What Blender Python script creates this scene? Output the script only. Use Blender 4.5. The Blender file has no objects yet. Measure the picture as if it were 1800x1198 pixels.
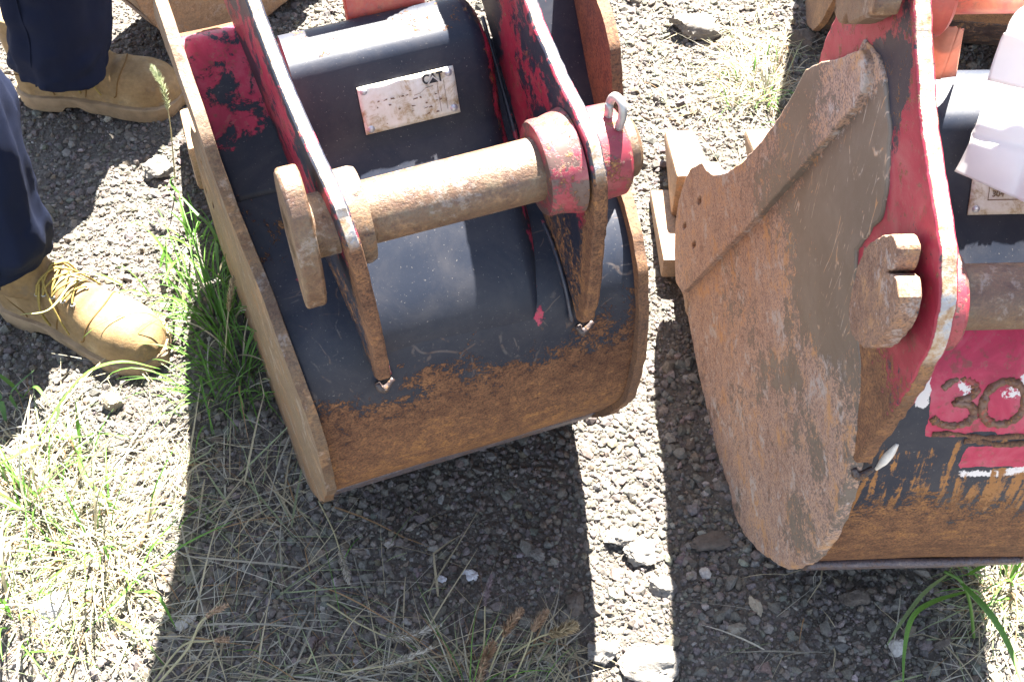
import bpy, bmesh, math, random
import numpy as np
from mathutils import Vector, Matrix, geometry
from mathutils.bvhtree import BVHTree
R = math.radians
random.seed(7)
rng = np.random.default_rng(7)
S = bpy.context.scene
COL = S.collection

# ------------------------------------------------------------------ camera, sky, sun, exposure
CAM_H, PITCH, FPX = 1.55, R(52), 2200.0
cd = bpy.data.cameras.new('camera')
cam = bpy.data.objects.new('camera', cd)
COL.objects.link(cam)
cam.location = (0, 0, CAM_H)
cam.rotation_euler = (R(90) - PITCH, 0, 0)
cd.sensor_width = 36
cd.lens = 36 * FPX / 1800
cd.clip_start = 0.02
cd.clip_end = 400
S.camera = cam

SUN_AZ, SUN_EL = R(12.5), R(58.5)
W = bpy.data.worlds.new('World')
S.world = W
W.use_nodes = True
wn = W.node_tree
sky = wn.nodes.new('ShaderNodeTexSky')
sky.sky_type = 'NISHITA'
sky.sun_disc = False
sky.sun_elevation = SUN_EL
sky.sun_rotation = SUN_AZ
sky.air_density = 0.8
sky.dust_density = 0.5
wn.nodes['Background'].inputs['Strength'].default_value = 0.05
hsv = wn.nodes.new('ShaderNodeHueSaturation')
hsv.inputs['Saturation'].default_value = 0.62          # hazy, whitish daylight sky
wn.links.new(sky.outputs[0], hsv.inputs['Color'])
wn.links.new(hsv.outputs[0], wn.nodes['Background'].inputs['Color'])
sd = bpy.data.lights.new('sun', 'SUN')
sd.energy = 5.0
sd.angle = R(0.55)
sd.color = (1.0, 0.94, 0.84)
sun = bpy.data.objects.new('sun', sd)
COL.objects.link(sun)
to_sun = Vector((math.sin(SUN_AZ) * math.cos(SUN_EL), math.cos(SUN_AZ) * math.cos(SUN_EL), math.sin(SUN_EL)))
sun.rotation_euler = to_sun.to_track_quat('Z', 'Y').to_euler()
sun.location = (0.5, 3, 5)
S.view_settings.view_transform = 'Standard'
S.view_settings.look = 'None'
S.view_settings.gamma = 1
S.view_settings.use_curve_mapping = False
S.view_settings.exposure = 3.42

# ------------------------------------------------------------------ helpers
_c, _s = math.cos(PITCH), math.sin(PITCH)
CF, CU, CR_ = np.array([0, _c, -_s]), np.array([0, _s, _c]), np.array([1.0, 0, 0])
def at(px, py, z=0.0):
    """photograph pixel (1800 wide) -> point at height z"""
    d = CF + CR_ * (px - 900) / FPX - CU * (py - 599) / FPX
    t = (z - CAM_H) / d[2]
    return np.array([0, 0, CAM_H]) + d * t

def hsh(ix, iy, iz):
    h = (ix.astype(np.int64) * 374761393 + iy.astype(np.int64) * 668265263 + iz.astype(np.int64) * 2147483647 * 3) & 0xffffffff
    h = ((h ^ (h >> 13)) * 1274126177) & 0xffffffff
    return ((h ^ (h >> 16)) & 0xffff) / 65535.0
def vnoise(x, y, z=None):
    x = np.asarray(x, float); y = np.asarray(y, float)
    z = np.zeros_like(x) if z is None else np.asarray(z, float)
    i, j, k = np.floor(x), np.floor(y), np.floor(z)
    f, g, h = x - i, y - j, z - k
    f, g, h = [t * t * (3 - 2 * t) for t in (f, g, h)]
    o = 0
    for a in (0, 1):
        for b in (0, 1):
            for c in (0, 1):
                wgt = (f if a else 1 - f) * (g if b else 1 - g) * (h if c else 1 - h)
                o = o + wgt * hsh(i + a, j + b, k + c)
    return o
def fbm(x, y, z=None, oc=4):
    o, amp, tot = 0, 1.0, 0
    x = np.asarray(x, float); y = np.asarray(y, float); z = np.zeros_like(x) if z is None else np.asarray(z, float)
    for q in range(oc):
        o = o + amp * vnoise(x * 2 ** q + 17.3 * q, y * 2 ** q + 5.1 * q, z * 2 ** q + 9.7 * q)
        tot += amp; amp *= .5
    return o / tot
def sstep(a, b, x):
    t = np.clip((x - a) / (b - a), 0, 1)
    return t * t * (3 - 2 * t)
def hgt(x, y):
    x = np.asarray(x, float); y = np.asarray(y, float)
    return (fbm(x * 4.5 + 3, y * 4.5, oc=3) - .5) * .026 + (fbm(x * 22, y * 22 + 9, oc=2) - .5) * .014 - .004

def new_mesh(name, co, faces, mat=None, parent=None, smooth=False, attrs=None, quads=None):
    me = bpy.data.meshes.new(name)
    co = np.asarray(co, np.float32)
    if isinstance(faces, np.ndarray):
        n = faces.shape[1]
        me.vertices.add(len(co)); me.vertices.foreach_set('co', co.ravel())
        me.loops.add(faces.size); me.loops.foreach_set('vertex_index', faces.astype(np.int32).ravel())
        me.polygons.add(len(faces))
        me.polygons.foreach_set('loop_start', np.arange(0, faces.size, n, dtype=np.int32))
        me.update(calc_edges=True)
        me.validate()
    else:
        me.from_pydata(co.tolist(), [], faces)
    me.polygons.foreach_set('use_smooth', np.full(len(me.polygons), smooth))
    if attrs:
        for k, v in attrs.items():
            v = np.asarray(v, np.float32)
            if v.ndim == 2:
                a = me.attributes.new(k, 'FLOAT_COLOR', 'POINT')
                c4 = np.ones((len(v), 4), np.float32); c4[:, :3] = v
                a.data.foreach_set('color', c4.ravel())
            else:
                a = me.attributes.new(k, 'FLOAT', 'POINT')
                a.data.foreach_set('value', v)
    o = bpy.data.objects.new(name, me)
    COL.objects.link(o)
    if mat: me.materials.append(mat)
    if parent: o.parent = parent
    return o
def tag(o, label=None, cat=None, group=None, kind=None):
    if label: o['label'] = label
    if cat: o['category'] = cat
    if group: o['group'] = group
    if kind: o['kind'] = kind
    return o
def empty(name, loc, rz=0):
    o = bpy.data.objects.new(name, None)
    o.empty_display_size = .05
    COL.objects.link(o)
    o.location = loc; o.rotation_euler = (0, 0, rz)
    return o
def copy_tree(o, parent=None):
    c = o.copy(); COL.objects.link(c)
    if parent: c.parent = parent
    for ch in list(o.children): copy_tree(ch, c)
    return c
def bevel(o, wd=.002, seg=2, ang=35):
    m = o.modifiers.new('bevel', 'BEVEL'); m.width = wd; m.segments = seg; m.limit_method = 'ANGLE'; m.angle_limit = R(ang)
    m.harden_normals = False
    return o

def catmull(pts, n, closed=False):
    P = np.array(pts, float)
    if closed: P = np.vstack([P[-1], P, P[0], P[1]])
    else: P = np.vstack([2 * P[0] - P[1], P, 2 * P[-1] - P[-2]])
    out = []
    m = len(P) - 3
    for i in range(m):
        p0, p1, p2, p3 = P[i:i + 4]
        k = n
        for t in np.linspace(0, 1, k, endpoint=False):
            out.append(.5 * ((2 * p1) + (-p0 + p2) * t + (2 * p0 - 5 * p1 + 4 * p2 - p3) * t * t + (-p0 + 3 * p1 - 3 * p2 + p3) * t ** 3))
    if not closed: out.append(P[-2])
    return np.array(out)
def resample(P, step, closed=False):
    P = np.asarray(P, float)
    if closed: P = np.vstack([P, P[:1]])
    d = np.r_[0, np.cumsum(np.linalg.norm(np.diff(P, axis=0), axis=1))]
    n = max(2, int(round(d[-1] / step)))
    t = np.linspace(0, d[-1], n + 1)
    if closed: t = t[:-1]
    return np.stack([np.interp(t, d, P[:, k]) for k in range(P.shape[1])], 1)

# ------------------------------------------------------------------ materials
def mat_new(name):
    m = bpy.data.materials.new(name); m.use_nodes = True
    nt = m.node_tree
    return m, nt, nt.nodes['Principled BSDF']
class N:
    def __init__(s, nt): s.nt = nt
    def node(s, t, **kw):
        n = s.nt.nodes.new(t)
        for k, v in kw.items(): setattr(n, k, v)
        return n
    def link(s, a, b): s.nt.links.new(a, b)
    def setin(s, inp, v):
        if hasattr(v, 'is_linked') or isinstance(v, bpy.types.NodeSocket): s.link(v, inp)
        else:
            if isinstance(v, (tuple, list)) and len(v) == 3 and inp.type == 'RGBA': v = (*v, 1)
            inp.default_value = v
    def coord(s, kind='Object', scale=(1, 1, 1), rot=(0, 0, 0), loc=(0, 0, 0)):
        tc = s.node('ShaderNodeTexCoord'); mp = s.node('ShaderNodeMapping')
        s.link(tc.outputs[kind], mp.inputs['Vector'])
        mp.inputs['Scale'].default_value = scale; mp.inputs['Rotation'].default_value = rot; mp.inputs['Location'].default_value = loc
        return mp.outputs[0]
    def noise(s, vec, scale, detail=6, rough=.6, dist=0.0):
        n = s.node('ShaderNodeTexNoise'); s.link(vec, n.inputs['Vector'])
        n.inputs['Scale'].default_value = scale; n.inputs['Detail'].default_value = detail
        n.inputs['Roughness'].default_value = rough; n.inputs['Distortion'].default_value = dist
        return n.outputs['Fac']
    def voro(s, vec, scale, feature='F1'):
        n = s.node('ShaderNodeTexVoronoi', feature=feature); s.link(vec, n.inputs['Vector']); n.inputs['Scale'].default_value = scale
        return n.outputs['Distance']
    def math(s, op, a, b=0.0, c=None, clamp=False):
        n = s.node('ShaderNodeMath', operation=op, use_clamp=clamp)
        s.setin(n.inputs[0], a); s.setin(n.inputs[1], b)
        if c is not None: s.setin(n.inputs[2], c)
        return n.outputs[0]
    def ramp(s, fac, stops, interp='LINEAR'):
        n = s.node('ShaderNodeValToRGB'); s.link(fac, n.inputs[0]); cr = n.color_ramp; cr.interpolation = interp
        while len(cr.elements) < len(stops): cr.elements.new(.5)
        for e, (p, c) in zip(cr.elements, stops):
            e.position = p; e.color = (*c, 1) if len(c) == 3 else c
        return n.outputs[0]
    def mask(s, v, a, b):
        n = s.node('ShaderNodeMapRange', interpolation_type='SMOOTHSTEP'); s.setin(n.inputs['Value'], v)
        n.inputs['From Min'].default_value = a; n.inputs['From Max'].default_value = b
        return n.outputs['Result']
    def mix(s, fac, a, b, mode='MIX'):
        n = s.node('ShaderNodeMix', data_type='RGBA', blend_type=mode)
        s.setin(n.inputs[0], fac); s.setin(n.inputs[6], a); s.setin(n.inputs[7], b)
        return n.outputs[2]
    def attr(s, name, out='Fac'):
        n = s.node('ShaderNodeAttribute'); n.attribute_name = name
        return n.outputs[out]
    def bump(s, h, strength, dist, prev=None):
        n = s.node('ShaderNodeBump'); s.setin(n.inputs['Height'], h); n.inputs['Strength'].default_value = strength; n.inputs['Distance'].default_value = dist
        if prev is not None: s.link(prev, n.inputs['Normal'])
        return n.outputs[0]

RUST = [(.30, (.042, .021, .015)), (.42, (.100, .049, .029)), (.52, (.165, .085, .046)), (.61, (.28, .140, .055)), (.78, (.38, .26, .14))]
MAUVE = [(.30, (.11, .055, .036)), (.42, (.225, .138, .105)), (.51, (.315, .225, .185)), (.60, (.37, .23, .145)), (.76, (.50, .44, .40))]
EDGE = [(.30, (.040, .019, .012)), (.42, (.085, .044, .025)), (.52, (.125, .082, .048)), (.60, (.165, .078, .030)), (.76, (.24, .19, .14))]
BARE = [(.32, (.13, .065, .035)), (.42, (.30, .18, .09)), (.50, (.40, .31, .23)), (.57, (.46, .42, .38)), (.68, (.40, .22, .09))]
def worn(name, paint=(.014, .019, .036), red=(.30, .024, .052), palette=RUST, rust_bias=0.0, red_bias=0.0,
         scratch=0.0, gloss=.40, dust=.12, edge=0.0, rust_rough=.82, blotch=0.0, spec=.6, metal=0.0, streak=False, speck=.8):
    """painted steel: navy under red under rust; masks come from per-vertex wear attributes broken up by noise"""
    m, nt, bs = mat_new(name); g = N(nt)
    v = g.coord('Object')
    n1 = g.noise(v, 7, 8, .62, .3)
    n2 = g.noise(v, 45, 8, .72)
    n3 = g.noise(v, 420, 3, .6)
    n4 = g.noise(g.coord('Object', loc=(3, 7, 1)), 16, 9, .68, .6)
    n5 = g.noise(g.coord('Object', loc=(9, 2, 5)), 24, 9, .7, .4)
    n6 = g.noise(g.coord('Object', loc=(2, 1, 8)), 130, 6, .75)
    # rust: broad tone + mottling + fine speckle
    rf = g.math('ADD', g.math('ADD', g.math('MULTIPLY', n2, .45), g.math('MULTIPLY', n6, .35)), g.math('MULTIPLY', n1, .2))
    rf = g.math('ADD', rf, g.math('MULTIPLY', g.attr('tone'), .10))
    rc = g.ramp(rf, palette)
    rc = g.mix(speck, rc, g.ramp(n3, [(.34, (.36, .32, .32)), (.5, (1, 1, 1)), (.68, (1.5, 1.3, 1.05))]), 'MULTIPLY')
    if blotch:
        rc = g.mix(g.math('MULTIPLY', g.mask(g.math('ADD', g.math('MULTIPLY', n4, .7), g.math('MULTIPLY', n6, .3)), .52, .62), blotch), rc, (.42, .23, .10))
        rc = g.mix(g.math('MULTIPLY', g.mask(g.math('ADD', g.math('MULTIPLY', n5, .7), g.math('MULTIPLY', n6, .3)), .54, .60), blotch * .8), rc, (.36, .34, .33))
    # paint: dusty film, specks
    pc = g.mix(g.math('MULTIPLY', g.mask(n4, .35, .75), dust), paint, (.24, .21, .185))
    pc = g.mix(g.math('MULTIPLY', g.mask(n6, .60, .70), .14), pc, (.15, .14, .135))
    pc = g.mix(g.math('MULTIPLY', g.mask(n3, .66, .74), .6), pc, (.24, .22, .20))
    redv = g.ramp(n4, [(.3, tuple(c * .6 for c in red)), (.5, red), (.75, (red[0] * 1.15, red[1] * 2.6 + .03, red[2] * 2.0))])
    redv = g.mix(g.math('MULTIPLY', g.mask(n6, .54, .66), .4), redv, (.26, .15, .12))
    redv = g.mix(g.math('MULTIPLY', g.mask(g.math('ADD', g.math('MULTIPLY', n2, .6), g.math('MULTIPLY', n6, .4)), .53, .60), .55), redv, (.13, .055, .04))
    rm = g.mask(g.math('ADD', g.math('ADD', n5, g.math('MULTIPLY', n6, .3)), g.math('ADD', g.attr('red'), red_bias)), 1.10, 1.16)
    c = g.mix(rm, pc, redv)
    wm = g.mask(g.math('ADD', g.math('ADD', g.math('MULTIPLY', n4, .6), g.math('MULTIPLY', n6, .4)), g.attr('white')), 1.0, 1.02)
    c = g.mix(wm, c, (.66, .62, .60))
    um = g.mask(g.math('ADD', g.math('ADD', g.math('MULTIPLY', n2, .9), g.math('ADD', g.math('MULTIPLY', n6, 1.0), g.math('MULTIPLY', n3, .5))), g.math('ADD', g.attr('rust'), rust_bias - .70)), .93, 1.09)
    if scratch > 0:
        tot = None
        for i, (rt, sc, w_) in enumerate((((.0, .5, .3), (9, 34, 4), .012), ((.6, .2, .9), (16, 30, 4), .010), ((1.2, -.3, 2.1), (13, 44, 6), .010), ((2.0, .8, .4), (20, 26, 9), .010))):
            vv = g.coord('Object', scale=sc, rot=rt)
            nz = g.node('ShaderNodeTexNoise'); g.link(vv, nz.inputs['Vector']); nz.inputs['Scale'].default_value = .8
            ad = g.node('ShaderNodeVectorMath', operation='MULTIPLY_ADD'); g.link(nz.outputs['Color'], ad.inputs[0]); ad.inputs[1].default_value = (1.1, 1.1, 1.1); g.link(vv, ad.inputs[2])
            d = g.voro(ad.outputs[0], 1.0, 'DISTANCE_TO_EDGE')
            mk = g.math('MULTIPLY', g.math('SUBTRACT', 1.0, g.mask(d, w_ * .3, w_ * 2.0)), g.mask(g.noise(v, 13 + 7 * i, 4, .7), .54, .62))
            tot = mk if tot is None else g.math('MAXIMUM', tot, mk)
        c = g.mix(g.math('MULTIPLY', g.math('MULTIPLY', tot, scratch), g.attr('scr')), c, g.ramp(n2, [(.4, (.40, .20, .08)), (.6, (.40, .36, .32))]))
    c = g.mix(um, c, rc)
    if streak:                                                # runs of rust down the shell
        sv = g.coord('Object', scale=(70, 12, 7)); sn = g.noise(sv, 1.0, 5, .6, .8)
        sm = g.math('MULTIPLY', g.mask(g.math('ADD', g.math('ADD', sn, g.math('MULTIPLY', g.math('SUBTRACT', n6, .5), .5)), g.attr('run')), 1.0, 1.09), g.math('SUBTRACT', 1.0, um))
        c = g.mix(sm, c, g.mix(.6, rc, (.36, .16, .045)))
    em = 0.0
    if edge:                                                  # flame-cut edges of the plates have lost their paint
        tc = g.node('ShaderNodeTexCoord'); sx = g.node('ShaderNodeSeparateXYZ'); g.link(tc.outputs['Normal'], sx.inputs[0])
        ax_ = g.math('ABSOLUTE', sx.outputs['X'])
        em = g.mask(g.math('ADD', g.math('SUBTRACT', 1.0, ax_), g.math('MULTIPLY', g.math('SUBTRACT', n6, .5), .55)), .42, .62)
        bc = g.ramp(g.math('ADD', g.math('MULTIPLY', n2, .5), g.math('MULTIPLY', n6, .5)), BARE)
        bc = g.mix(g.math('MULTIPLY', g.mask(n5, .53, .60), .55), bc, (.28, .34, .42))
        bc = g.mix(g.mask(g.math('ADD', g.attr('low'), g.math('MULTIPLY', n2, .4)), .55, .85), bc, rc)
        c = g.mix(g.math('MULTIPLY', em, edge), c, bc)
    g.link(c, bs.inputs['Base Color'])
    ro = g.math('ADD', g.math('MULTIPLY', um, rust_rough - gloss), g.math('ADD', gloss, g.math('MULTIPLY', n2, .12)))
    g.link(ro, bs.inputs['Roughness'])
    bs.inputs['Specular IOR Level'].default_value = spec
    if metal: bs.inputs['Metallic'].default_value = metal
    h = g.math('ADD', g.math('MULTIPLY', g.math('ADD', g.math('ADD', n2, g.math('MULTIPLY', n6, .8)), g.math('MULTIPLY', n3, .35)), g.math('ADD', um, .08)), g.math('MULTIPLY', rm, .2))
    if edge: h = g.math('ADD', h, g.math('MULTIPLY', g.math('MULTIPLY', n6, em), .8))
    g.link(g.bump(g.math('ADD', h, g.math('MULTIPLY', n1, .5)), .6, .0022), bs.inputs['Normal'])
    return m
def plain(name, col, rough=.6, spec=.4, metal=0.0, var=.25, scale=60, bump=.0, bscale=200, trans=0.0):
    m, nt, bs = mat_new(name); g = N(nt); v = g.coord('Object')
    n = g.noise(v, scale, 6, .65)
    c = g.mix(1.0, col, g.ramp(n, [(.25, (1 - var,) * 3), (.75, (1 + var,) * 3)]), 'MULTIPLY')
    g.link(c, bs.inputs['Base Color'])
    bs.inputs['Roughness'].default_value = rough; bs.inputs['Specular IOR Level'].default_value = spec; bs.inputs['Metallic'].default_value = metal
    if bump: g.link(g.bump(g.noise(v, bscale, 5, .65), bump, .002), bs.inputs['Normal'])
    if trans:
        tr = g.node('ShaderNodeBsdfTranslucent'); g.link(c, tr.inputs['Color']); mx = g.node('ShaderNodeMixShader'); mx.inputs[0].default_value = trans
        g.link(bs.outputs[0], mx.inputs[1]); g.link(tr.outputs[0], mx.inputs[2]); g.link(mx.outputs[0], nt.nodes['Material Output'].inputs['Surface'])
    return m
def vcol(name, rough=.9, trans=0.0, spec=.3, mottled=.3, scale=300, bump=.3):
    m, nt, bs = mat_new(name); g = N(nt)
    v = g.coord('Object'); n = g.noise(v, scale, 4, .7)
    c = g.mix(1.0, g.attr('tint', 'Color'), g.ramp(n, [(.3, (1 - mottled,) * 3), (.7, (1 + mottled,) * 3)]), 'MULTIPLY')
    g.link(c, bs.inputs['Base Color']); bs.inputs['Roughness'].default_value = rough; bs.inputs['Specular IOR Level'].default_value = spec
    if bump: g.link(g.bump(n, bump, .0015), bs.inputs['Normal'])
    if trans:
        tr = g.node('ShaderNodeBsdfTranslucent'); g.link(c, tr.inputs['Color']); mx = g.node('ShaderNodeMixShader'); mx.inputs[0].default_value = trans
        g.link(bs.outputs[0], mx.inputs[1]); g.link(tr.outputs[0], mx.inputs[2]); g.link(mx.outputs[0], nt.nodes['Material Output'].inputs['Surface'])
    return m

M = {}
M['shell'] = worn('worn_navy_paint', red=(.40, .034, .078), paint=(.016, .021, .035), dust=.10, gloss=.40, streak=True, spec=.25, scratch=.55)
M['weldred'] = worn('painted_weld', red_bias=.40, rust_bias=.30)
M['wear'] = worn('scuffed_wear_edge', palette=[(.32, (.06, .032, .024)), (.42, (.13, .075, .045)), (.50, (.095, .082, .095)), (.58, (.15, .12, .12)), (.72, (.42, .38, .34))], rust_bias=.9, rust_rough=.5)
M['ear'] = worn('worn_red_paint', red_bias=.55, rust_bias=.16, edge=1.0, spec=.4)
M['boss'] = worn('chipped_red_boss', paint=(.085, .045, .038), red=(.26, .026, .045), red_bias=.50, rust_bias=.36)
M['edge'] = worn('worn_edge_steel', palette=EDGE, rust_bias=.75, rust_rough=.62, speck=.5, blotch=.35)
M['rust'] = worn('rusty_steel', rust_bias=.8)
M['plate'] = worn('mauve_rust', paint=(.115, .090, .070), palette=MAUVE, scratch=.9, dust=.3, gloss=.5, blotch=.9)
M['lug'] = worn('pitted_lug_rust', palette=[(.28, (.07, .035, .022)), (.42, (.15, .080, .052)), (.52, (.22, .135, .095)), (.61, (.30, .16, .075)), (.78, (.38, .32, .27))], rust_bias=.8, blotch=.6)
M['digit'] = worn('painted_weld_number', paint=(.14, .06, .035), red=(.30, .05, .04), red_bias=.42, rust_bias=.42)
M['pin'] = worn('rusty_pin', palette=[(.30, (.030, .012, .006)), (.42, (.072, .028, .012)), (.51, (.105, .055, .024)), (.60, (.115, .082, .046)), (.76, (.17, .066, .018))], rust_bias=.8, rust_rough=.48, spec=.9, speck=.45, blotch=.35)
M['tooth'] = worn('tooth_steel', palette=[(.30, (.09, .042, .020)), (.42, (.18, .105, .060)), (.52, (.26, .175, .11)), (.61, (.33, .165, .065)), (.78, (.40, .32, .24))], rust_bias=.9, rust_rough=.6, speck=.4, blotch=.3)
M['old'] = worn('old_brown_rust', paint=(.035, .022, .022), palette=[(.28, (.05, .028, .022)), (.42, (.10, .055, .035)), (.53, (.16, .085, .045)), (.64, (.24, .13, .06)), (.8, (.3, .2, .12))], rust_bias=.42)
M['oldred'] = worn('faded_red_paint', red=(.46, .075, .05), red_bias=.62, rust_bias=-.1)
M['alu'] = plain('bare_metal', (.36, .36, .35), .38, .5, .4, .2, 90)
M['rivet'] = plain('rivet_metal', (.50, .52, .56), .4, .5, .6, .2, 90)

def plate_mat():
    m, nt, bs = mat_new('rating_plate_metal'); g = N(nt); v = g.coord('Object')
    n = g.noise(v, 45, 8, .72, .5); n2 = g.noise(v, 190, 5, .7)
    c = g.ramp(g.math('ADD', g.math('MULTIPLY', n, .75), g.math('MULTIPLY', n2, .25)), [(.34, (.24, .14, .06)), (.43, (.46, .38, .26)), (.50, (.66, .63, .55)), (.66, (.76, .75, .71))])
    g.link(c, bs.inputs['Base Color']); bs.inputs['Roughness'].default_value = .5; bs.inputs['Metallic'].default_value = .1
    return m
M['rating'] = plate_mat()
M['ink'] = plain('black_print', (.02, .02, .025), .6)
M['inkbrown'] = plain('faded_print', (.16, .10, .06), .7, var=.5, scale=300)
M['inkpale'] = plain('pale_print', (.60, .56, .50), .6)

# ------------------------------------------------------------------ ground sheet
def ground_mat():
    m, nt, bs = mat_new('gravel_soil'); g = N(nt); v = g.coord('Object')
    n = g.noise(v, 5, 6, .65); n2 = g.noise(v, 140, 6, .7); vo = g.voro(v, 95)
    c = g.ramp(g.math('ADD', g.math('MULTIPLY', n, .4), g.math('MULTIPLY', n2, .6)), [(.3, (.065, .058, .051)), (.5, (.115, .104, .092)), (.7, (.17, .155, .137))])
    g.link(c, bs.inputs['Base Color']); bs.inputs['Roughness'].default_value = .95; bs.inputs['Specular IOR Level'].default_value = .2
    h = g.math('ADD', n2, g.math('MULTIPLY', vo, -1.2))
    g.link(g.bump(h, .9, .006), bs.inputs['Normal'])
    return m
def axis(a0, a1, n, far):
    core = np.linspace(a0, a1, n)
    out = np.geomspace(.03, far, 26)
    return np.r_[(a0 - out)[::-1], core, a1 + out]
gx, gy = axis(-1.5, 1.5, 230, 60), axis(.2, 2.9, 220, 60)
XX, YY = np.meshgrid(gx, gy)
fade = (np.abs(XX) < 3) * (np.abs(YY - 1.5) < 4)
ZZ = np.where(fade, hgt(XX, YY), (fbm(XX * .6, YY * .6, oc=2) - .5) * .1)
co = np.stack([XX.ravel(), YY.ravel(), ZZ.ravel()], 1)
nx, ny = len(gx), len(gy)
ii, jj = np.meshgrid(np.arange(nx - 1), np.arange(ny - 1))
a = (jj * nx + ii).ravel()
gnd = new_mesh('ground', co, np.stack([a, a + 1, a + 1 + nx, a + nx], 1), ground_mat(), smooth=True)
gnd['kind'] = 'structure'

# ------------------------------------------------------------------ plates cut from an outline (in the b,u plane) and extruded along w
def cut_plate(name, outline, w_in, w_out, mat, parent, step=.009, rough=.0008, grid=.013, holes=(), attrs=None, dents=0.0, bev=.0022, smooth_out=True, warp=None, seed=0):
    """outline: (b,u) loop.  w_in / w_out: numbers or functions of b giving the two faces"""
    fi = w_in if callable(w_in) else (lambda b_, q=w_in: np.full_like(b_, q))
    fo = w_out if callable(w_out) else (lambda b_, q=w_out: np.full_like(b_, q))
    P = resample(outline, step, True)
    r_ = np.random.default_rng(seed + len(P))
    P = P + r_.normal(0, rough, P.shape)
    loops = [P] + [np.asarray(h) for h in holes]
    verts, edges = [], []
    for L in loops:
        k = len(verts)
        verts += [Vector(p) for p in L]
        edges += [(k + i, k + (i + 1) % len(L)) for i in range(len(L))]
    mn, mx = P.min(0), P.max(0)
    gxs = np.arange(mn[0] + grid / 2, mx[0], grid); gys = np.arange(mn[1] + grid / 2, mx[1], grid)
    x1, y1 = P[:, 0], P[:, 1]; x2, y2 = np.roll(x1, -1), np.roll(y1, -1)
    GX, GY = np.meshgrid(gxs, gys); GX = GX.ravel() + r_.uniform(-.002, .002, GX.size); GY = GY.ravel() + r_.uniform(-.002, .002, GY.size)
    cond = ((y1[None] > GY[:, None]) != (y2[None] > GY[:, None]))
    xi = (x2 - x1)[None] * (GY[:, None] - y1[None]) / np.where(np.abs(y2 - y1) < 1e-9, 1e-9, y2 - y1)[None] + x1[None]
    ins = (cond & (GX[:, None] < xi)).sum(1) % 2 == 1
    dmin = np.sqrt(((GX[:, None] - x1[None]) ** 2 + (GY[:, None] - y1[None]) ** 2)).min(1)
    for h in holes:
        h = np.asarray(h); dmin = np.minimum(dmin, np.sqrt(((GX[:, None] - h[None, :, 0]) ** 2 + (GY[:, None] - h[None, :, 1]) ** 2)).min(1) * 1.5)
    ok = ins & (dmin > step * .8)
    verts += [Vector((x, y)) for x, y in zip(GX[ok], GY[ok])]
    vo, eo, fo_, *_ = geometry.delaunay_2d_cdt(verts, edges, [], 2, 1e-6)
    V = np.array([(p.x, p.y) for p in vo]); F = [tuple(f) for f in fo_]
    for h in holes:
        h = np.asarray(h); hc = h.mean(0); hr = np.linalg.norm(h - hc, axis=1).max()
        def inside(c, h=h):
            x1_, y1_ = h[:, 0], h[:, 1]; x2_, y2_ = np.roll(x1_, -1), np.roll(y1_, -1)
            k_ = (y1_ > c[1]) != (y2_ > c[1])
            return (k_ & (c[0] < (x2_ - x1_) * (c[1] - y1_) / np.where(np.abs(y2_ - y1_) < 1e-9, 1e-9, y2_ - y1_) + x1_)).sum() % 2 == 1
        F = [f for f in F if not (np.linalg.norm(V[list(f)].mean(0) - hc) < hr and inside(V[list(f)].mean(0)))]
    b_, u_ = V[:, 0], V[:, 1]
    wi, wo = fi(b_), fo(b_)
    if dents:
        dn = (fbm(b_ * 9, u_ * 9, oc=3) - .5) * dents
        wi = wi + dn; wo = wo + dn
    if warp is not None:
        dw = warp(b_, u_); wi = wi + dw; wo = wo + dw
    n = len(V)
    co = np.vstack([np.stack([wi, -b_, u_], 1), np.stack([wo, -b_, u_], 1)])
    # orientation: make triangles ccw in (b,u)
    T = []
    cnt = {}
    for f in F:
        p, q, r = V[f[0]], V[f[1]], V[f[2]]
        if (q[0] - p[0]) * (r[1] - p[1]) - (q[1] - p[1]) * (r[0] - p[0]) < 0: f = f[::-1]
        T.append(f)
        for i in range(len(f)): cnt[(f[i], f[(i + 1) % len(f)])] = 1
    flip = np.mean(wi) < np.mean(wo)
    faces = []
    for f in T:
        A = tuple(f); B = tuple(i + n for i in f[::-1])
        if flip: A, B = A[::-1], B[::-1]
        faces += [A[::-1], B[::-1]]
    for (i, j) in list(cnt):
        if (j, i) not in cnt:
            q = (i, j, j + n, i + n)
            faces.append(q[::-1] if flip else q)
    at_ = None
    if attrs:
        at_ = attrs(co[:, 0], -co[:, 1], co[:, 2])
    o = new_mesh(name, co, faces, mat, parent, False, at_)
    bm = bmesh.new(); bm.from_mesh(o.data); bmesh.ops.recalc_face_normals(bm, faces=bm.faces); bm.to_mesh(o.data); bm.free()
    for p in o.data.polygons: p.use_smooth = True
    o.data.set_sharp_from_angle(angle=R(40))
    if bev: bevel(o, bev, 2, 50)
    return o
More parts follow.
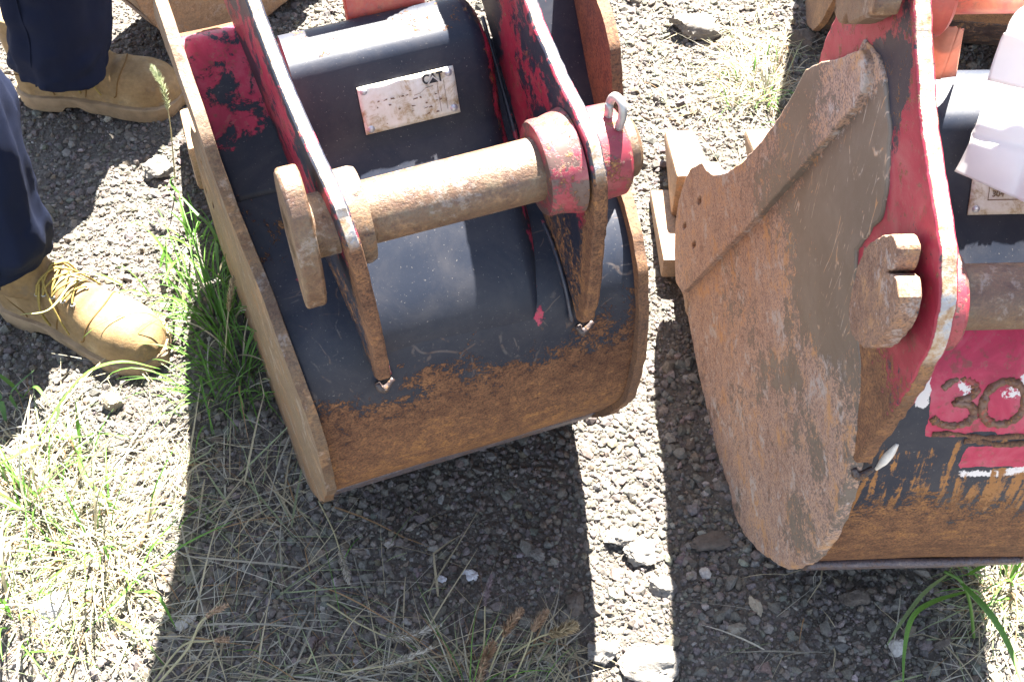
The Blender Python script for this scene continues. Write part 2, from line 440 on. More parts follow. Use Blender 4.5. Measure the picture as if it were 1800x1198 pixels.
def lathe(name, cb, cu, prof, mat, parent, n=44, attrs=None, wob=.0):
    """turned about the w axis through (b,u)=(cb,cu); prof = [(w, r)...]"""
    th = np.linspace(0, 2 * np.pi, n, endpoint=False)
    rows = []
    pr = list(prof)
    for (w_, r_) in pr:
        rr = r_ * (1 + wob * (fbm(np.cos(th) * 2 + 5, np.sin(th) * 2, np.full(n, w_ * 40)) - .5))
        rows.append(np.stack([np.full(n, w_), -(cb + rr * np.cos(th)), cu + rr * np.sin(th)], 1))
    co = np.vstack(rows); F = []
    for k in range(len(pr) - 1):
        for i in range(n):
            j = (i + 1) % n
            F.append((k * n + i, k * n + j, (k + 1) * n + j, (k + 1) * n + i))
    F.append(tuple(range(n))[::-1]); F.append(tuple((len(pr) - 1) * n + i for i in range(n)))
    o = new_mesh(name, co, F, mat, parent, True, attrs(co[:, 0], -co[:, 1], co[:, 2]) if attrs else None)
    bm = bmesh.new(); bm.from_mesh(o.data); bmesh.ops.recalc_face_normals(bm, faces=bm.faces); bm.to_mesh(o.data); bm.free()
    o.data.set_sharp_from_angle(angle=R(38))
    return o
def tube(name, pts, rad, mat, parent=None, n=8, closed=False, spline=6, attrs=None, wob=0.0):
    P = catmull(pts, spline, closed) if spline else np.array(pts, float)
    m = len(P); rr = np.interp(np.linspace(0, 1, m), np.linspace(0, 1, len(rad)), rad) if hasattr(rad, '__len__') else np.full(m, rad)
    if wob: rr = rr * (1 + wob * rng.normal(0, 1, m))
    T = np.gradient(P, axis=0) if not closed else np.roll(P, -1, 0) - np.roll(P, 1, 0)
    T /= np.linalg.norm(T, axis=1)[:, None] + 1e-9
    up = np.array([.31, .17, .93]); rows = []
    for p, t, r in zip(P, T, rr):
        u_ = np.cross(t, up); u_ /= np.linalg.norm(u_) + 1e-9; v_ = np.cross(u_, t)
        th = np.linspace(0, 2 * np.pi, n, endpoint=False)
        rows.append(p + r * (np.cos(th)[:, None] * u_ + np.sin(th)[:, None] * v_))
    co = np.vstack(rows); F = []
    for k in range(m if closed else m - 1):
        k2 = (k + 1) % m
        for i in range(n):
            j = (i + 1) % n
            F.append((k * n + i, k * n + j, k2 * n + j, k2 * n + i))
    if not closed:
        F.append(tuple(range(n))[::-1]); F.append(tuple((m - 1) * n + i for i in range(n)))
    o = new_mesh(name, co, F, mat, parent, True, attrs(co[:, 0], -co[:, 1], co[:, 2]) if attrs else None)
    return o
def box_bu(name, quad, w0, w1, mat, parent, bev=.004, taper=1.0):
    """hexahedron: quad = 4 (b,u) points, from w0 to w1; far end (first two points) narrowed by taper"""
    wc = (w0 + w1) / 2
    co = []
    for w_ in (w0, w1):
        for i, (b_, u_) in enumerate(quad):
            k = taper if i < 2 else 1.0
            co.append((wc + (w_ - wc) * k, -b_, u_))
    F = [(0, 1, 2, 3), (7, 6, 5, 4)] + [(i, i + 4, (i + 1) % 4 + 4, (i + 1) % 4) for i in range(4)]
    bm = bmesh.new(); vs = [bm.verts.new(c) for c in co]
    for f in F: bm.faces.new([vs[i] for i in f])
    bmesh.ops.recalc_face_normals(bm, faces=bm.faces)
    bmesh.ops.bevel(bm, geom=list(bm.edges), offset=bev, segments=2, affect='EDGES', profile=.6)
    me = bpy.data.meshes.new(name); bm.to_mesh(me); bm.free(); me.materials.append(mat)
    o = bpy.data.objects.new(name, me); COL.objects.link(o); o.parent = parent
    for p in me.polygons: p.use_smooth = True
    me.set_sharp_from_angle(angle=R(50))
    return o
def loft_sheet(name, prof, wl, wr, mat, parent, nw=60, thick=.008, attrs=None, dent=.0025, seed=0, flip=False, lean=None):
    """sheet steel rolled along a (b,u) profile between wl(b) and wr(b)"""
    P = np.asarray(prof); n = len(P)
    T = np.gradient(P, axis=0); T /= np.linalg.norm(T, axis=1)[:, None] + 1e-9
    NRM = np.stack([-T[:, 1], T[:, 0]], 1)
    t = np.linspace(0, 1, nw)
    L = np.array([wl(b) for b in P[:, 0]]); Rr = np.array([wr(b) for b in P[:, 0]])
    WW = L[:, None] * (1 - t) + Rr[:, None] * t
    s = np.r_[0, np.cumsum(np.linalg.norm(np.diff(P, axis=0), axis=1))]
    if lean is not None: WW = WW + lean(P[:, 0], P[:, 1])[:, None] * (1 - t)[None] ** 3
    dn = (fbm(WW * 7 + seed, np.repeat(s[:, None], nw, 1) * 7, oc=3) - .5) * dent * 2
    BB = P[:, 0][:, None] + NRM[:, 0][:, None] * dn; UU = P[:, 1][:, None] + NRM[:, 1][:, None] * dn
    co = np.stack([WW.ravel(), -BB.ravel(), UU.ravel()], 1)
    ii, jj = np.meshgrid(np.arange(nw - 1), np.arange(n - 1)); a = (jj * nw + ii).ravel()
    F = np.stack([a, a + nw, a + 1 + nw, a + 1], 1)
    o = new_mesh(name, co, F, mat, parent, True, attrs(WW.ravel(), np.repeat(P[:, 0], nw), np.repeat(P[:, 1], nw)) if attrs else None)
    md = o.modifiers.new('thickness', 'SOLIDIFY'); md.thickness = thick; md.offset = -1 if not flip else 1
    return o
def circ(cb, cu, r, a0, a1, n=10):
    return [(cb + r * math.cos(R(a)), cu + r * math.sin(R(a))) for a in np.linspace(a0, a1, n)]
def text_mesh(name, s, size, mat, parent, M4, bold=0.0, sx=1.0, ext=.0004, shear=0.0):
    c = bpy.data.curves.new(name, 'FONT'); c.body = s; c.size = size; c.extrude = ext; c.offset = bold; c.align_x = 'LEFT'; c.shear = shear
    t = bpy.data.objects.new(name, c); COL.objects.link(t)
    dg = bpy.context.evaluated_depsgraph_get()
    me = bpy.data.meshes.new_from_object(t.evaluated_get(dg)); me.name = name
    bpy.data.objects.remove(t); bpy.data.curves.remove(c)
    me.transform(M4 @ Matrix.Diagonal((sx, 1, 1, 1))); me.materials.clear(); me.materials.append(mat)
    o = bpy.data.objects.new(name, me); COL.objects.link(o); o.parent = parent
    return o

FRONT = [(-.181, .805), (-.235, .753), (-.262, .722), (-.286, .659), (-.31, .605), (-.338, .550), (-.378, .484), (-.426, .418), (-.474, .366), (-.500, .350), (-.526, .340), (-.568, .288), (-.590, .237), (-.602, .183), (-.599, .137), (-.580, .092), (-.549, .05)]
FLOOR = [(-.484, .035), (-.384, .006), (-.276, -.012), (-.174, -.008), (-.123, .016)]
def slot(cb, cu, l=.020, w_=.009, ang=60):
    a_ = R(ang); c_, s_ = math.cos(a_), math.sin(a_); pts = []
    for x, y in [(-l / 2, -w_ / 2), (l / 2, -w_ / 2), (l / 2 + w_ / 2, 0), (l / 2, w_ / 2), (-l / 2, w_ / 2), (-l / 2 - w_ / 2, 0)]:
        pts.append((cb + x * c_ - y * s_, cu + x * s_ + y * c_))
    return pts

def make_bucket(spec):
    root = empty('excavator_bucket', spec['loc'], R(spec['yaw']))
    wl, wr = spec['wl'], spec['wr']            # outer faces of the side plates as functions of b
    th = spec['th']
    rim = spec['rim']
    outline = spec['plate_top'] + rim + FLOOR[::-1] + FRONT[::-1]
    outline = outline[::-1]
    # --- side plates
    cut_plate('side_plate', outline, lambda b: wl(b) + th, lambda b: wl(b), spec['m_left'], root, attrs=spec['a_left'], holes=[slot(*q) for q in spec['slots']], dents=.006, seed=1, warp=spec.get('lean'))
    cut_plate('side_plate', outline, lambda b: wr(b) - th, lambda b: wr(b), spec['m_right'], root, attrs=spec['a_left'], holes=[slot(*q) for q in spec['slots']], dents=.006, seed=2)
    # --- rolled shell
    prof = resample(catmull(spec['shell'], 12), .0075)
    loft_sheet('shell', prof, lambda b: wl(b) + th * .7, lambda b: wr(b) - th * .7, spec['m_shell'], root, 72, .008, spec['a_shell'], .003, 3, lean=spec.get('lean'))
    if 'outer' in spec:                                       # upper back panels outside the two ears
        po = resample(catmull(spec['outer'], 10), .0075)
        loft_sheet('back_panel', po, lambda b: wl(b) + th * .7, lambda b: spec['outer_w'][0], spec['m_shell'], root, 14, .008, spec['a_shell'], .003, 3, lean=spec.get('lean'))
        loft_sheet('back_panel', po, lambda b: spec['outer_w'][1], lambda b: wr(b) - th * .7, spec['m_shell'], root, 14, .008, spec['a_shell'], .003, 3)
    # --- wear strip wrapped under the heel
    ws = resample(catmull(spec['strip'], 8), .006)
    o = loft_sheet('wear_strip', ws, lambda b: wl(b) + th + .004, lambda b: wr(b) - th - .004, M['wear'], root, 60, .009, None, .0035, 9)
    # --- box section between the ears
    cut = spec['box']
    pr = resample(catmull(cut['prof'], 8), .006); k = len(pr)
    w0, w1 = cut['w']; rad = .03
    sec = list(np.linspace(w0, w1 - rad, 26)) + [w1 - rad * (1 - math.sin(q)) for q in np.linspace(.12, 1.5, 9)]
    rows = []; base = np.array(cut['in'])
    for w_ in sec:
        t = max(0, (w_ - (w1 - rad)) / rad); f = 1 - (1 - math.sqrt(max(0, 1 - t * t))) * .55
        q = base + (pr - base) * f
        q[:, 0] += (fbm(np.full(k, w_ * 9), np.arange(k) * .05) - .5) * .002
        rows.append(np.stack([np.full(k, w_), -q[:, 0], q[:, 1]], 1))
    co = np.vstack(rows); F = []
    for i in range(len(sec) - 1):
        for j in range(k - 1): F.append((i * k + j, (i + 1) * k + j, (i + 1) * k + j + 1, i * k + j + 1))
    F.append(tuple((len(sec) - 1) * k + j for j in range(k))); F.append(tuple(range(k))[::-1])
    bx = new_mesh('box_section', co, F, spec['m_shell'], root, True, spec['a_box'](co[:, 0], -co[:, 1], co[:, 2]))
    bx.data.set_sharp_from_angle(angle=R(50))
    # --- ears
    for (e0, e1) in spec['ears']:
        cut_plate('ear', spec['ear_out'], e0, e1, spec['m_ear'], root, attrs=spec['a_ear'], grid=.011, bev=.0025, seed=int(abs(e0) * 999), warp=(lambda b, u, k_=spec['ear_flare'][0 if e0 == spec['ears'][0][0] else 1], l_=spec['ear_lean'][0 if e0 == spec['ears'][0][0] else 1]: k_ * (b - spec['ear_piv']) + l_ * np.clip((.76 - u) / .26, 0, 1)))
        edge_pts = [((e0 + e1) / 2, -b, u) for b, u in spec['ear_edge']]
        # weld seams where the ear meets the shell, a bead on either side
        for sgn, we in ((-1, e0), (1, e1)):
            if spec.get('skip_bead') == ((spec['ears'].index((e0, e1))), sgn): continue
            ix = spec['ears'].index((e0, e1))
            seam = [(we + sgn * .003 + spec['ear_flare'][ix] * (b - spec['ear_piv']) + spec['ear_lean'][ix] * float(np.clip((.76 - u) / .26, 0, 1)), -b, u) for b, u in spec['seam']]
            tube('weld_bead', seam, .0026, spec['m_weld'], root, 8, False, 5, None, .12)
        blob = spec['seam'][-1]; sh_ = spec['ear_flare'][ix] * (blob[0] - spec['ear_piv']) + spec['ear_lean'][ix]; e0, e1 = e0 + sh_, e1 + sh_
        tube('weld_bead', [(e0 + .002, -blob[0] - .004, blob[1] - .004), ((e0 + e1) / 2, -blob[0] - .008, blob[1] - .012), (e1 + .006, -blob[0] - .004, blob[1] - .004)], [.0035, .005, .003], M['old'], root, 8, False, 5, None, .1)
    # --- pins and bosses
    for lath in spec['lathes']:
        lathe(lath[0], lath[1], lath[2], lath[3], lath[4], root, wob=.02)
    for lg in spec['lugs']:
        cut_plate('keeper_lug', catmull(lg[0], 5, True), lg[1], lg[2], lg[3], root, step=.006, grid=.009, rough=.0008, bev=.003, attrs=lg[4])
    # --- cutting lip and teeth
    lw0, lw1 = wl(-.58), wr(-.58)
    box_bu('cutting_lip', [(-.64, .045), (-.64, .062), (-.50, .066), (-.50, .038)], lw0 + .005, lw1 - .005, M['tooth'], root, .004)
    for wc in spec['teeth']:
        ad = box_bu('tooth_adapter', [(-.735, .052), (-.735, .105), (-.60, .125), (-.60, .035)], wc - .021, wc + .021, M['tooth'], root, .006, .85)
        box_bu('tooth_cap', [(-.90, .040), (-.90, .058), (-.715, .128), (-.715, .030)], wc - .031, wc + .031, M['tooth'], ad, .008, .82)
    return root

# ---------------- the narrow right-hand bucket
def aR_left(w, b, u):
    n = fbm(b * 8, u * 8, oc=3) - .5; n2 = fbm(b * 30, u * 30, oc=3) - .5
    line = (u - .075) - (b + .516) * (.803 - .075) / (-.127 + .516)       # >0 above the cutter plate's edge
    dark = sstep(-.34, -.22, b + n * .16 + n2 * .08) * sstep(.44, .60, u + n * .20 + n2 * .08) * sstep(.02, -.03, line)
    low = sstep(.30, .55, fbm(b * 13 + 4, u * 9, oc=4)) * sstep(-.30, -.15, b) * sstep(.18, .3, u) * .16
    return {'rust': .72 - .44 * dark - low * 1.3 + n2 * .5 + n * .2 + n * .25, 'scr': sstep(.1, .5, dark + low) * 1.0, 'red': np.zeros_like(w), 'white': np.zeros_like(w)}
three = [(p_ * .9 + .0125 - .016, .500 + (q_ * .86 + .066 - .434) * .80) for p_, q_ in [(.100, .492), (.112, .503), (.128, .503), (.137, .493), (.133, .480), (.116, .474), (.134, .468), (.140, .452), (.132, .438), (.116, .434), (.101, .440), (.094, .449)]]
zero = [(p_ * .9 + .0135 - .016, .500 + (q_ * .86 + .066 - .434) * .80) for p_, q_ in [(.163, .500), (.150, .488), (.147, .468), (.151, .448), (.164, .436), (.180, .438), (.191, .452), (.193, .472), (.187, .491), (.175, .501)]]
DIGITS = three + zero
def aR_shell(w, b, u):
    back = (b > -.09)
    n = fbm(w * 14, u * 14, oc=3) - .5; n2 = fbm(w * 45, u * 45, oc=3) - .5
    red = sstep(.486, .496, u + n * .02 + n2 * .012) * sstep(.62, .60, u) * sstep(.058, .068, w + n * .03 + n2 * .01)
    notch = sstep(.080, .074, w + n2 * .012) * sstep(.545, .535, u)
    red2 = sstep(.436, .446, u + n * .02 + n2 * .02) * sstep(.48, .47, u) * sstep(.118, .126, w + n * .02)
    red = np.maximum(red * (1 - notch), red2)
    wh = 1.06 * np.exp(-((w - .074 - n * .05) / .014) ** 2) * sstep(.51, .53, u) * sstep(.60, .58, u)
    wh = np.maximum(wh, .98 * np.exp(-((u - .562 - n * .08) / .018) ** 2) * sstep(.08, .11, w))
    wh = np.maximum(wh, 1.1 * np.exp(-((u - .436 - n * .03) / .014) ** 2) * sstep(.112, .13, w))
    st = np.zeros_like(w)
    for (a_, c_) in DIGITS: st = np.maximum(st, np.exp(-(((w - a_) / .0075) ** 2 + ((u - c_) / .007) ** 2)))
    run = .46 * sstep(.50, .47, u + n * .05) + .06 * sstep(.44, .40, u)
    rust = .06 + .74 * sstep(.50, .29, u + n * .10 + n2 * .03) - .25 * red + .50 * st
    return {'rust': np.where(back, rust, .8), 'red': red * 1.0, 'white': wh * .525 * back, 'run': run * (1 - red) * back, 'scr': np.zeros_like(w)}
def aR_box(w, b, u):
    return {'rust': .0 + .12 * sstep(-.21, -.23, b), 'red': .2 * sstep(.74, .79, u), 'white': np.zeros_like(w), 'scr': np.zeros_like(w)}
def aR_ear(w, b, u):
    n = fbm(b * 11, u * 11, oc=3) - .5
    rear = sstep(.10, .045, np.abs(b - .0) + n * .05) * sstep(.66, .5, u)
    bl = np.exp(-((b + .10 + n * .05) / .03) ** 2 - ((u - .83) / .05) ** 2)
    return {'rust': .10 + .5 * rear + .42 * sstep(.66, .56, u + n * .15) + n * .6, 'low': .25 + .5 * sstep(.72, .66, u), 'red': .05 - .7 * bl, 'white': np.zeros_like(w), 'scr': np.zeros_like(w)}
PINR = (.014, .690); UPR = (-.168, .896)
earR_edge = [(-.155, .955), (-.124, .931), (-.081, .885), (-.047, .854), (.005, .820), (.048, .796), (.078, .757), (.088, .715), (.083, .65), (.073, .591), (.06, .53), (.050, .47)]
earR_out = earR_edge + [(.03, .478), (.012, .53), (-.01, .565), (-.06, .615), (-.078, .665), (-.056, .74), (-.09, .80), (-.135, .832), (-.19, .79), (-.262, .715), (-.258, .76), (-.245, .81), (-.232, .90), (-.20, .945)]
specR = dict(
    loc=(.33931, .73408, 0), yaw=1.5, th=.015, wl=lambda b: .105 * b, wr=lambda b: .300 - .09 * b,
    m_left=M['plate'], m_right=M['plate'], a_left=aR_left, m_shell=M['shell'], a_shell=aR_shell, a_box=aR_box,
    m_ear=M['ear'], a_ear=aR_ear, m_weld=M['rust'], slots=[(-.511, .28), (-.556, .181), (-.503, .197)],
    plate_top=[(-.175, .83), (-.156, .835), (-.138, .839), (-.119, .836)],
    rim=[(-.080, .805), (-.055, .76), (-.047, .735), (-.062, .69), (-.071, .66), (-.052, .618), (-.001, .572), (.018, .541), (.042, .486), (.054, .44), (.058, .383), (.055, .324), (.040, .244), (0, .15), (-.065, .068)],
    shell=[(-.245, .70), (-.232, .728), (-.215, .736), (-.19, .722), (-.12, .655), (-.075, .622), (-.04, .600), (0, .562), (.028, .505), (.042, .44), (.047, .383), (.044, .324), (.03, .246), (-.006, .158), (-.068, .078), (-.125, .026), (-.18, .006), (-.28, .003), (-.39, .02), (-.49, .045), (-.56, .055)],
    strip=[(.016, .185), (.009, .165), (-.004, .145), (-.068, .067), (-.125, .015), (-.18, -.003)],
    box=dict(prof=[(-.226, .715), (-.222, .748), (-.205, .759), (-.160, .753), (-.148, .744), (-.140, .728), (-.108, .668), (-.098, .655), (-.07, .628), (-.03, .592), (-.005, .565)], w=(.02, .275), **{'in': (-.17, .60)}),
    ears=[(.002, .018), (.282, .298)], ear_flare=(.105, -.09), ear_piv=0.0, ear_lean=(0, 0), skip_bead=(0, -1), ear_out=earR_out, ear_edge=earR_edge,
    seam=[(-.10, .81), (-.066, .74), (-.085, .665), (-.055, .613), (0, .562), (.028, .51), (.045, .465)],
    lathes=[('lower_pin', PINR[0], PINR[1], [(-.006, .029), (.0, .030), (.31, .030), (.325, .026)], M['pin']),
            ('pin_boss', PINR[0], PINR[1], [(.018, .047), (.022, .049), (.050, .048), (.054, .044), (.054, .031)], M['boss']),
            ('pin_boss', PINR[0], PINR[1], [(.245, .031), (.246, .044), (.25, .048), (.272, .049), (.276, .047)], M['ear']),
            ('upper_pin', UPR[0], UPR[1], [(-.022, .026), (.0, .029), (.31, .029), (.325, .026)], M['oldred']),
            ('pin_boss', UPR[0], UPR[1], [(.000, .047), (.004, .049), (.030, .048), (.034, .044), (.034, .03)], M['oldred']),
            ('pin_boss', UPR[0], UPR[1], [(.247, .03), (.248, .044), (.252, .048), (.272, .049), (.276, .047)], M['oldred'])],
    lugs=[([(.022, .782), (.037, .789), (.046, .776), (.040, .758), (.036, .750), (.050, .765), (.064, .768), (.074, .755), (.076, .73), (.058, .676), (.021, .640), (-.005, .640), (-.020, .671), (-.020, .716), (-.001, .754)], -.024, -.004, M['lug'], None),
          ([(-.220, .895), (-.213, .857), (-.195, .838), (-.173, .847), (-.168, .860), (-.158, .858), (-.140, .874), (-.120, .896), (-.105, .92), (-.14, .945), (-.19, .93)], -.042, -.020, M['pin'], None)],
    teeth=[-.025, .115, .255], strip_edge=False)
bR = make_bucket(specR)
box_bu('tooth_shroud', [(-.79, .0), (-.79, .022), (-.60, .055), (-.60, .012)], -.082, -.047, M['tooth'], bR, .004)
tag(bR, 'narrow rusty bucket with red ears and weld-bead digits, side plate facing the left bucket', 'excavator bucket', 'excavator buckets on the gravel')

# side cutter plate overlapping the upper half of the near side plate
cutter = [(-.156, .833), (-.181, .805), (-.235, .753), (-.262, .722), (-.286, .659), (-.31, .605), (-.338, .550), (-.378, .484), (-.426, .418), (-.474, .366), (-.500, .350), (-.526, .340), (-.568, .288), (-.590, .237), (-.602, .183), (-.599, .137), (-.580, .092), (-.555, .056), (-.516, .072), (-.422, .247), (-.293, .482), (-.205, .655), (-.135, .79), (-.132, .815), (-.14, .832)]
def a_cut(w, b, u):
    n = fbm(b * 10, u * 10, oc=3) - .5
    d = np.exp(-((b + .24 + n * .06) / .07) ** 2) * .42
    return {'rust': .75 - d + n * .5, 'scr': d * 1.5, 'red': np.zeros_like(w), 'white': np.zeros_like(w)}
tag(cut_plate('side_cutter', cutter, lambda b: .105 * b + .002, lambda b: .105 * b - .0085, M['plate'], bR, attrs=a_cut, dents=.003, rough=.0005, bev=.003, holes=[slot(*q) for q in specR['slots']]))
# weld-bead number on the shell
def on_shell(spec, w, u, off=0.0):
    P = catmull(spec['shell'], 12); P = P[(P[:, 1] > .1)]
    i = int(np.argmin(np.abs(P[:, 1] - u) + 1e3 * (P[:, 0] < -.09)))
    i = min(max(i, 1), len(P) - 2)
    t = P[i + 1] - P[i - 1]; t /= np.linalg.norm(t); nrm = np.array([-t[1], t[0]])
    if nrm[0] < 0: nrm = -nrm
    b_ = P[i][0] + nrm[0] * off
    return (w, -b_, u + nrm[1] * off)
for nm, pts, cl in (('weld_digit', three, False), ('weld_digit', zero, True)):
    tube(nm, [on_shell(specR, x, u, -.0022) for x, u in pts], .0052, M['digit'], bR, 9, cl, 6, None, .14)
for (x0, u0, x1, u1) in ((.085, .494, .19, .486), (.12, .484, .19, .476)):
    tube('weld_scar', [on_shell(specR, x0 + (x1 - x0) * t, u0 + (u1 - u0) * t + .002 * math.sin(9 * t), -.0012) for t in np.linspace(0, 1, 7)], .0035, M['rust'], bR, 7, False, 4, None, .2)
# drips of pale paint
tube('paint_drip', [on_shell(specR, .052 - q * .005, .482 - q * .012, -.0005) for q in range(4)], [.002, .0055, .005, .002], M['inkpale'], bR, 8, False, 5)

# rating plates
def rating_plate(parent, w0, w1, p_top, p_bot, off, rivets):
    """flat plate on a panel running from p_top (b,u) down to p_bot"""
    pt, pb = np.array(p_top), np.array(p_bot)
    dn = (pb - pt) / np.linalg.norm(pb - pt); nrm = np.array([-dn[1], dn[0]])
    if nrm[0] < 0: nrm = -nrm
    H = np.linalg.norm(pb - pt)
    # local frame: x along w, y up the panel, z out of it (in bucket coordinates x=w, y=-b, z=u)
    X = Vector((1, 0, 0)); Y = Vector((0, dn[0], -dn[1])); Z = Vector((0, -nrm[0], nrm[1]))
    o = pb + nrm * off
    M4 = Matrix(((X.x, Y.x, Z.x, w0), (X.y, Y.y, Z.y, -o[0]), (X.z, Y.z, Z.z, o[1]), (0, 0, 0, 1)))
    Wd = w1 - w0
    nxp, nyp = 20, 10
    pts = []
    for j in range(nyp + 1):
        for i in range(nxp + 1):
            x, y = Wd * i / nxp, H * j / nyp
            pts.append((x, y, .0016 + .0008 * math.sin(i * .9) * math.sin(j * .7)))
    F = []
    for j in range(nyp):
        for i in range(nxp):
            a = j * (nxp + 1) + i; F.append((a, a + 1, a + nxp + 2, a + nxp + 1))
    me = new_mesh('rating_plate', [tuple(M4 @ Vector(p)) for p in pts], F, M['rating'], parent, True)
    sm = me.modifiers.new('thickness', 'SOLIDIFY'); sm.thickness = .0014; sm.offset = -1
    for (x, y) in rivets:
        th = np.linspace(0, 2 * np.pi, 14, endpoint=False)
        ring = [M4 @ Vector((x * Wd + .0042 * math.cos(t), y * H + .0042 * math.sin(t), .0012)) for t in th]
        ring2 = [M4 @ Vector((x * Wd + .0032 * math.cos(t), y * H + .0032 * math.sin(t), .0034)) for t in th]
        n = len(th)
        new_mesh('rivet', [tuple(p) for p in ring + ring2], [(i, (i + 1) % n, n + (i + 1) % n, n + i) for i in range(n)] + [tuple(range(n, 2 * n))], M['rivet'], me, True)
    return me, M4, Wd, H

# ---------------- the wide left-hand bucket
def aL_left(w, b, u):
    n = fbm(b * 10, u * 10, oc=3) - .5
    return {'rust': .55 + n * .6, 'tone': .35 * sstep(.35, .05, u) + .5 * sstep(.0, .3, n), 'scr': np.zeros_like(w), 'red': np.zeros_like(w), 'white': np.zeros_like(w)}
def aL_shell(w, b, u):
    n = fbm(w * 7, u * 7 + b * 7, oc=4) - .5; n2 = fbm(w * 30, u * 30, oc=3) - .5
    back = b > -.2
    t = (w + .39) / .38
    start = .480 + .015 * sstep(.3, .8, t)
    pat = fbm(w * 17 + 3, u * 17, oc=3) - .5
    rust = .08 + .60 * sstep(start + .075, start - .055, u + n * .18 + n2 * .14) + .22 * sstep(.44, .33, u) - .55 * np.maximum(0, pat) * sstep(.40, .46, u)
    tone = -.6 + 1.0 * sstep(.46, .24, u + n * .05)
    up = (u > .575)
    lz = sstep(-.30, -.335, w)
    redL = up * lz * (sstep(.63, .70, u + n * .12) * .55 + sstep(.64, .60, u) * .30)
    redR = sstep(-.105, -.09, w) * up * .35
    wk = np.exp(-((w + .365 + n * .03) / .02) ** 2) * sstep(.44, .52, u) * (u < .575) * .33
    e1 = np.exp(-((w + .308 + n * .03) / .012) ** 2) * sstep(.46, .50, u) * .42 + np.exp(-((w + .118 + n * .03) / .014) ** 2) * sstep(.46, .50, u) * .44
    rust = np.where(up, .05 + .30 * sstep(.66, .60, u) * lz, rust)
    return {'rust': np.where(back, rust, .8), 'red': redL + redR + wk + e1, 'white': np.zeros_like(w), 'tone': np.where(back & (u < .575), tone, 0), 'scr': .28 * (u < .565) * back, 'run': .30 * np.exp(-((u - .49) / .045) ** 2) * sstep(-.27, -.15, w) * back}
def aL_box(w, b, u):
    r = sstep(-.132, -.118, w)
    return {'rust': .12 + .2 * r + .2 * sstep(-.09, -.11, b), 'red': .5 * r, 'white': np.zeros_like(w), 'scr': np.zeros_like(w)}
def aL_ear(w, b, u):
    n = fbm(b * 14, u * 14, oc=3) - .5
    low = sstep(.66, .56, u)
    rear = sstep(.10, .14, b + n * .02)
    return {'rust': .08 + .75 * rear * sstep(.76, .70, u) + .3 * low + n * .3, 'low': sstep(.76, .70, u) * .9, 'red': -.12 - .3 * low + n * .6, 'white': np.zeros_like(w), 'scr': np.zeros_like(w)}
PINL = (.080, .709); UPL = (-.205, .872)
earL_edge = [(-.245, .905), (-.21, .925), (-.175, .912), (-.14, .878), (-.10, .850), (-.06, .820), (-.02, .798), (.032, .780), (.080, .772), (.115, .760), (.135, .728), (.139, .690), (.138, .640), (.135, .585), (.130, .540), (.124, .508)]
earL_out = earL_edge + [(.108, .494), (.090, .515), (.05, .55), (.0, .555), (-.03, .60), (-.09, .66), (-.15, .715), (-.205, .765), (-.24, .81), (-.258, .865)]
specL = dict(
    loc=(.11764, .98502, 0), yaw=20, th=.012, lean=lambda b, u: -.024 * sstep(.40, .75, u), wl=lambda b: -.394 + .045 * (b - .05), wr=lambda b: .004 - .06 * b,
    m_left=M['edge'], m_right=M['old'], a_left=aL_left, m_shell=M['shell'], a_shell=aL_shell, a_box=aL_box,
    m_ear=M['ear'], a_ear=aL_ear, m_weld=M['weldred'], slots=[(-.511, .28), (-.556, .181), (-.503, .197)],
    plate_top=[(-.205, .775), (-.185, .80), (-.14, .79), (-.10, .765)],
    rim=[(-.056, .750), (-.034, .733), (-.022, .70), (-.012, .655), (-.002, .61), (.008, .585), (.036, .576), (.070, .560), (.096, .530), (.112, .480), (.119, .406), (.102, .30), (.056, .206), (.004, .125), (-.06, .052)],
    outer=[(-.235, .70), (-.215, .728), (-.195, .738), (-.172, .732), (-.10, .664), (-.060, .625)], outer_w=(-.328, -.088),
    shell=[(-.135, .695), (-.10, .664), (-.040, .604), (-.016, .580), (.012, .568), (.045, .555), (.076, .53), (.097, .49), (.104, .44), (.103, .385), (.088, .29), (.045, .205), (-.004, .132), (-.066, .066), (-.125, .022), (-.18, .006), (-.28, .003), (-.39, .02), (-.49, .045), (-.56, .055)],
    strip=[(.022, .165), (.012, .148), (-.001, .122), (-.066, .056), (-.125, .012), (-.18, -.004)],
    box=dict(prof=[(-.156, .690), (-.153, .738), (-.140, .753), (-.108, .749), (-.095, .743), (-.087, .728), (-.059, .664), (-.050, .651), (-.03, .632), (.015, .601), (.047, .573), (.072, .546), (.089, .516), (.094, .488)], w=(-.322, -.106), **{'in': (-.13, .60)}),
    ears=[(-.334, -.320), (-.094, -.080)], ear_flare=(.09, .03), ear_piv=.11, ear_lean=(.017, .004), skip_bead=(0, -1), ear_out=earL_out, ear_edge=earL_edge,
    seam=[(-.15, .714), (-.06, .625), (-.012, .572), (.045, .556), (.078, .53), (.096, .503), (.103, .488)],
    lathes=[('lower_pin', PINL[0], PINL[1], [(-.372, .026), (-.365, .030), (-.05, .031), (-.034, .031), (-.03, .027)], M['pin']),
            ('pin_collar', PINL[0], PINL[1], [(-.321, .046), (-.305, .046), (-.300, .044), (-.300, .032)], M['edge']),
            ('pin_collar', PINL[0], PINL[1], [(-.130, .032), (-.130, .045), (-.127, .047), (-.116, .047), (-.096, .052)], M['boss']),
            ('pin_boss', PINL[0], PINL[1], [(-.080, .046), (-.074, .046), (-.050, .045), (-.046, .041), (-.046, .031)], M['boss'])],
    lugs=[([(.050, .755), (.075, .782), (.10, .775), (.118, .745), (.126, .70), (.118, .65), (.100, .625), (.08, .64), (.055, .67), (.045, .71)], -.372, -.352, M['pin'], None)],
    teeth=[-.400, -.275, -.12, .02], strip_edge=False)
bL = make_bucket(specL)
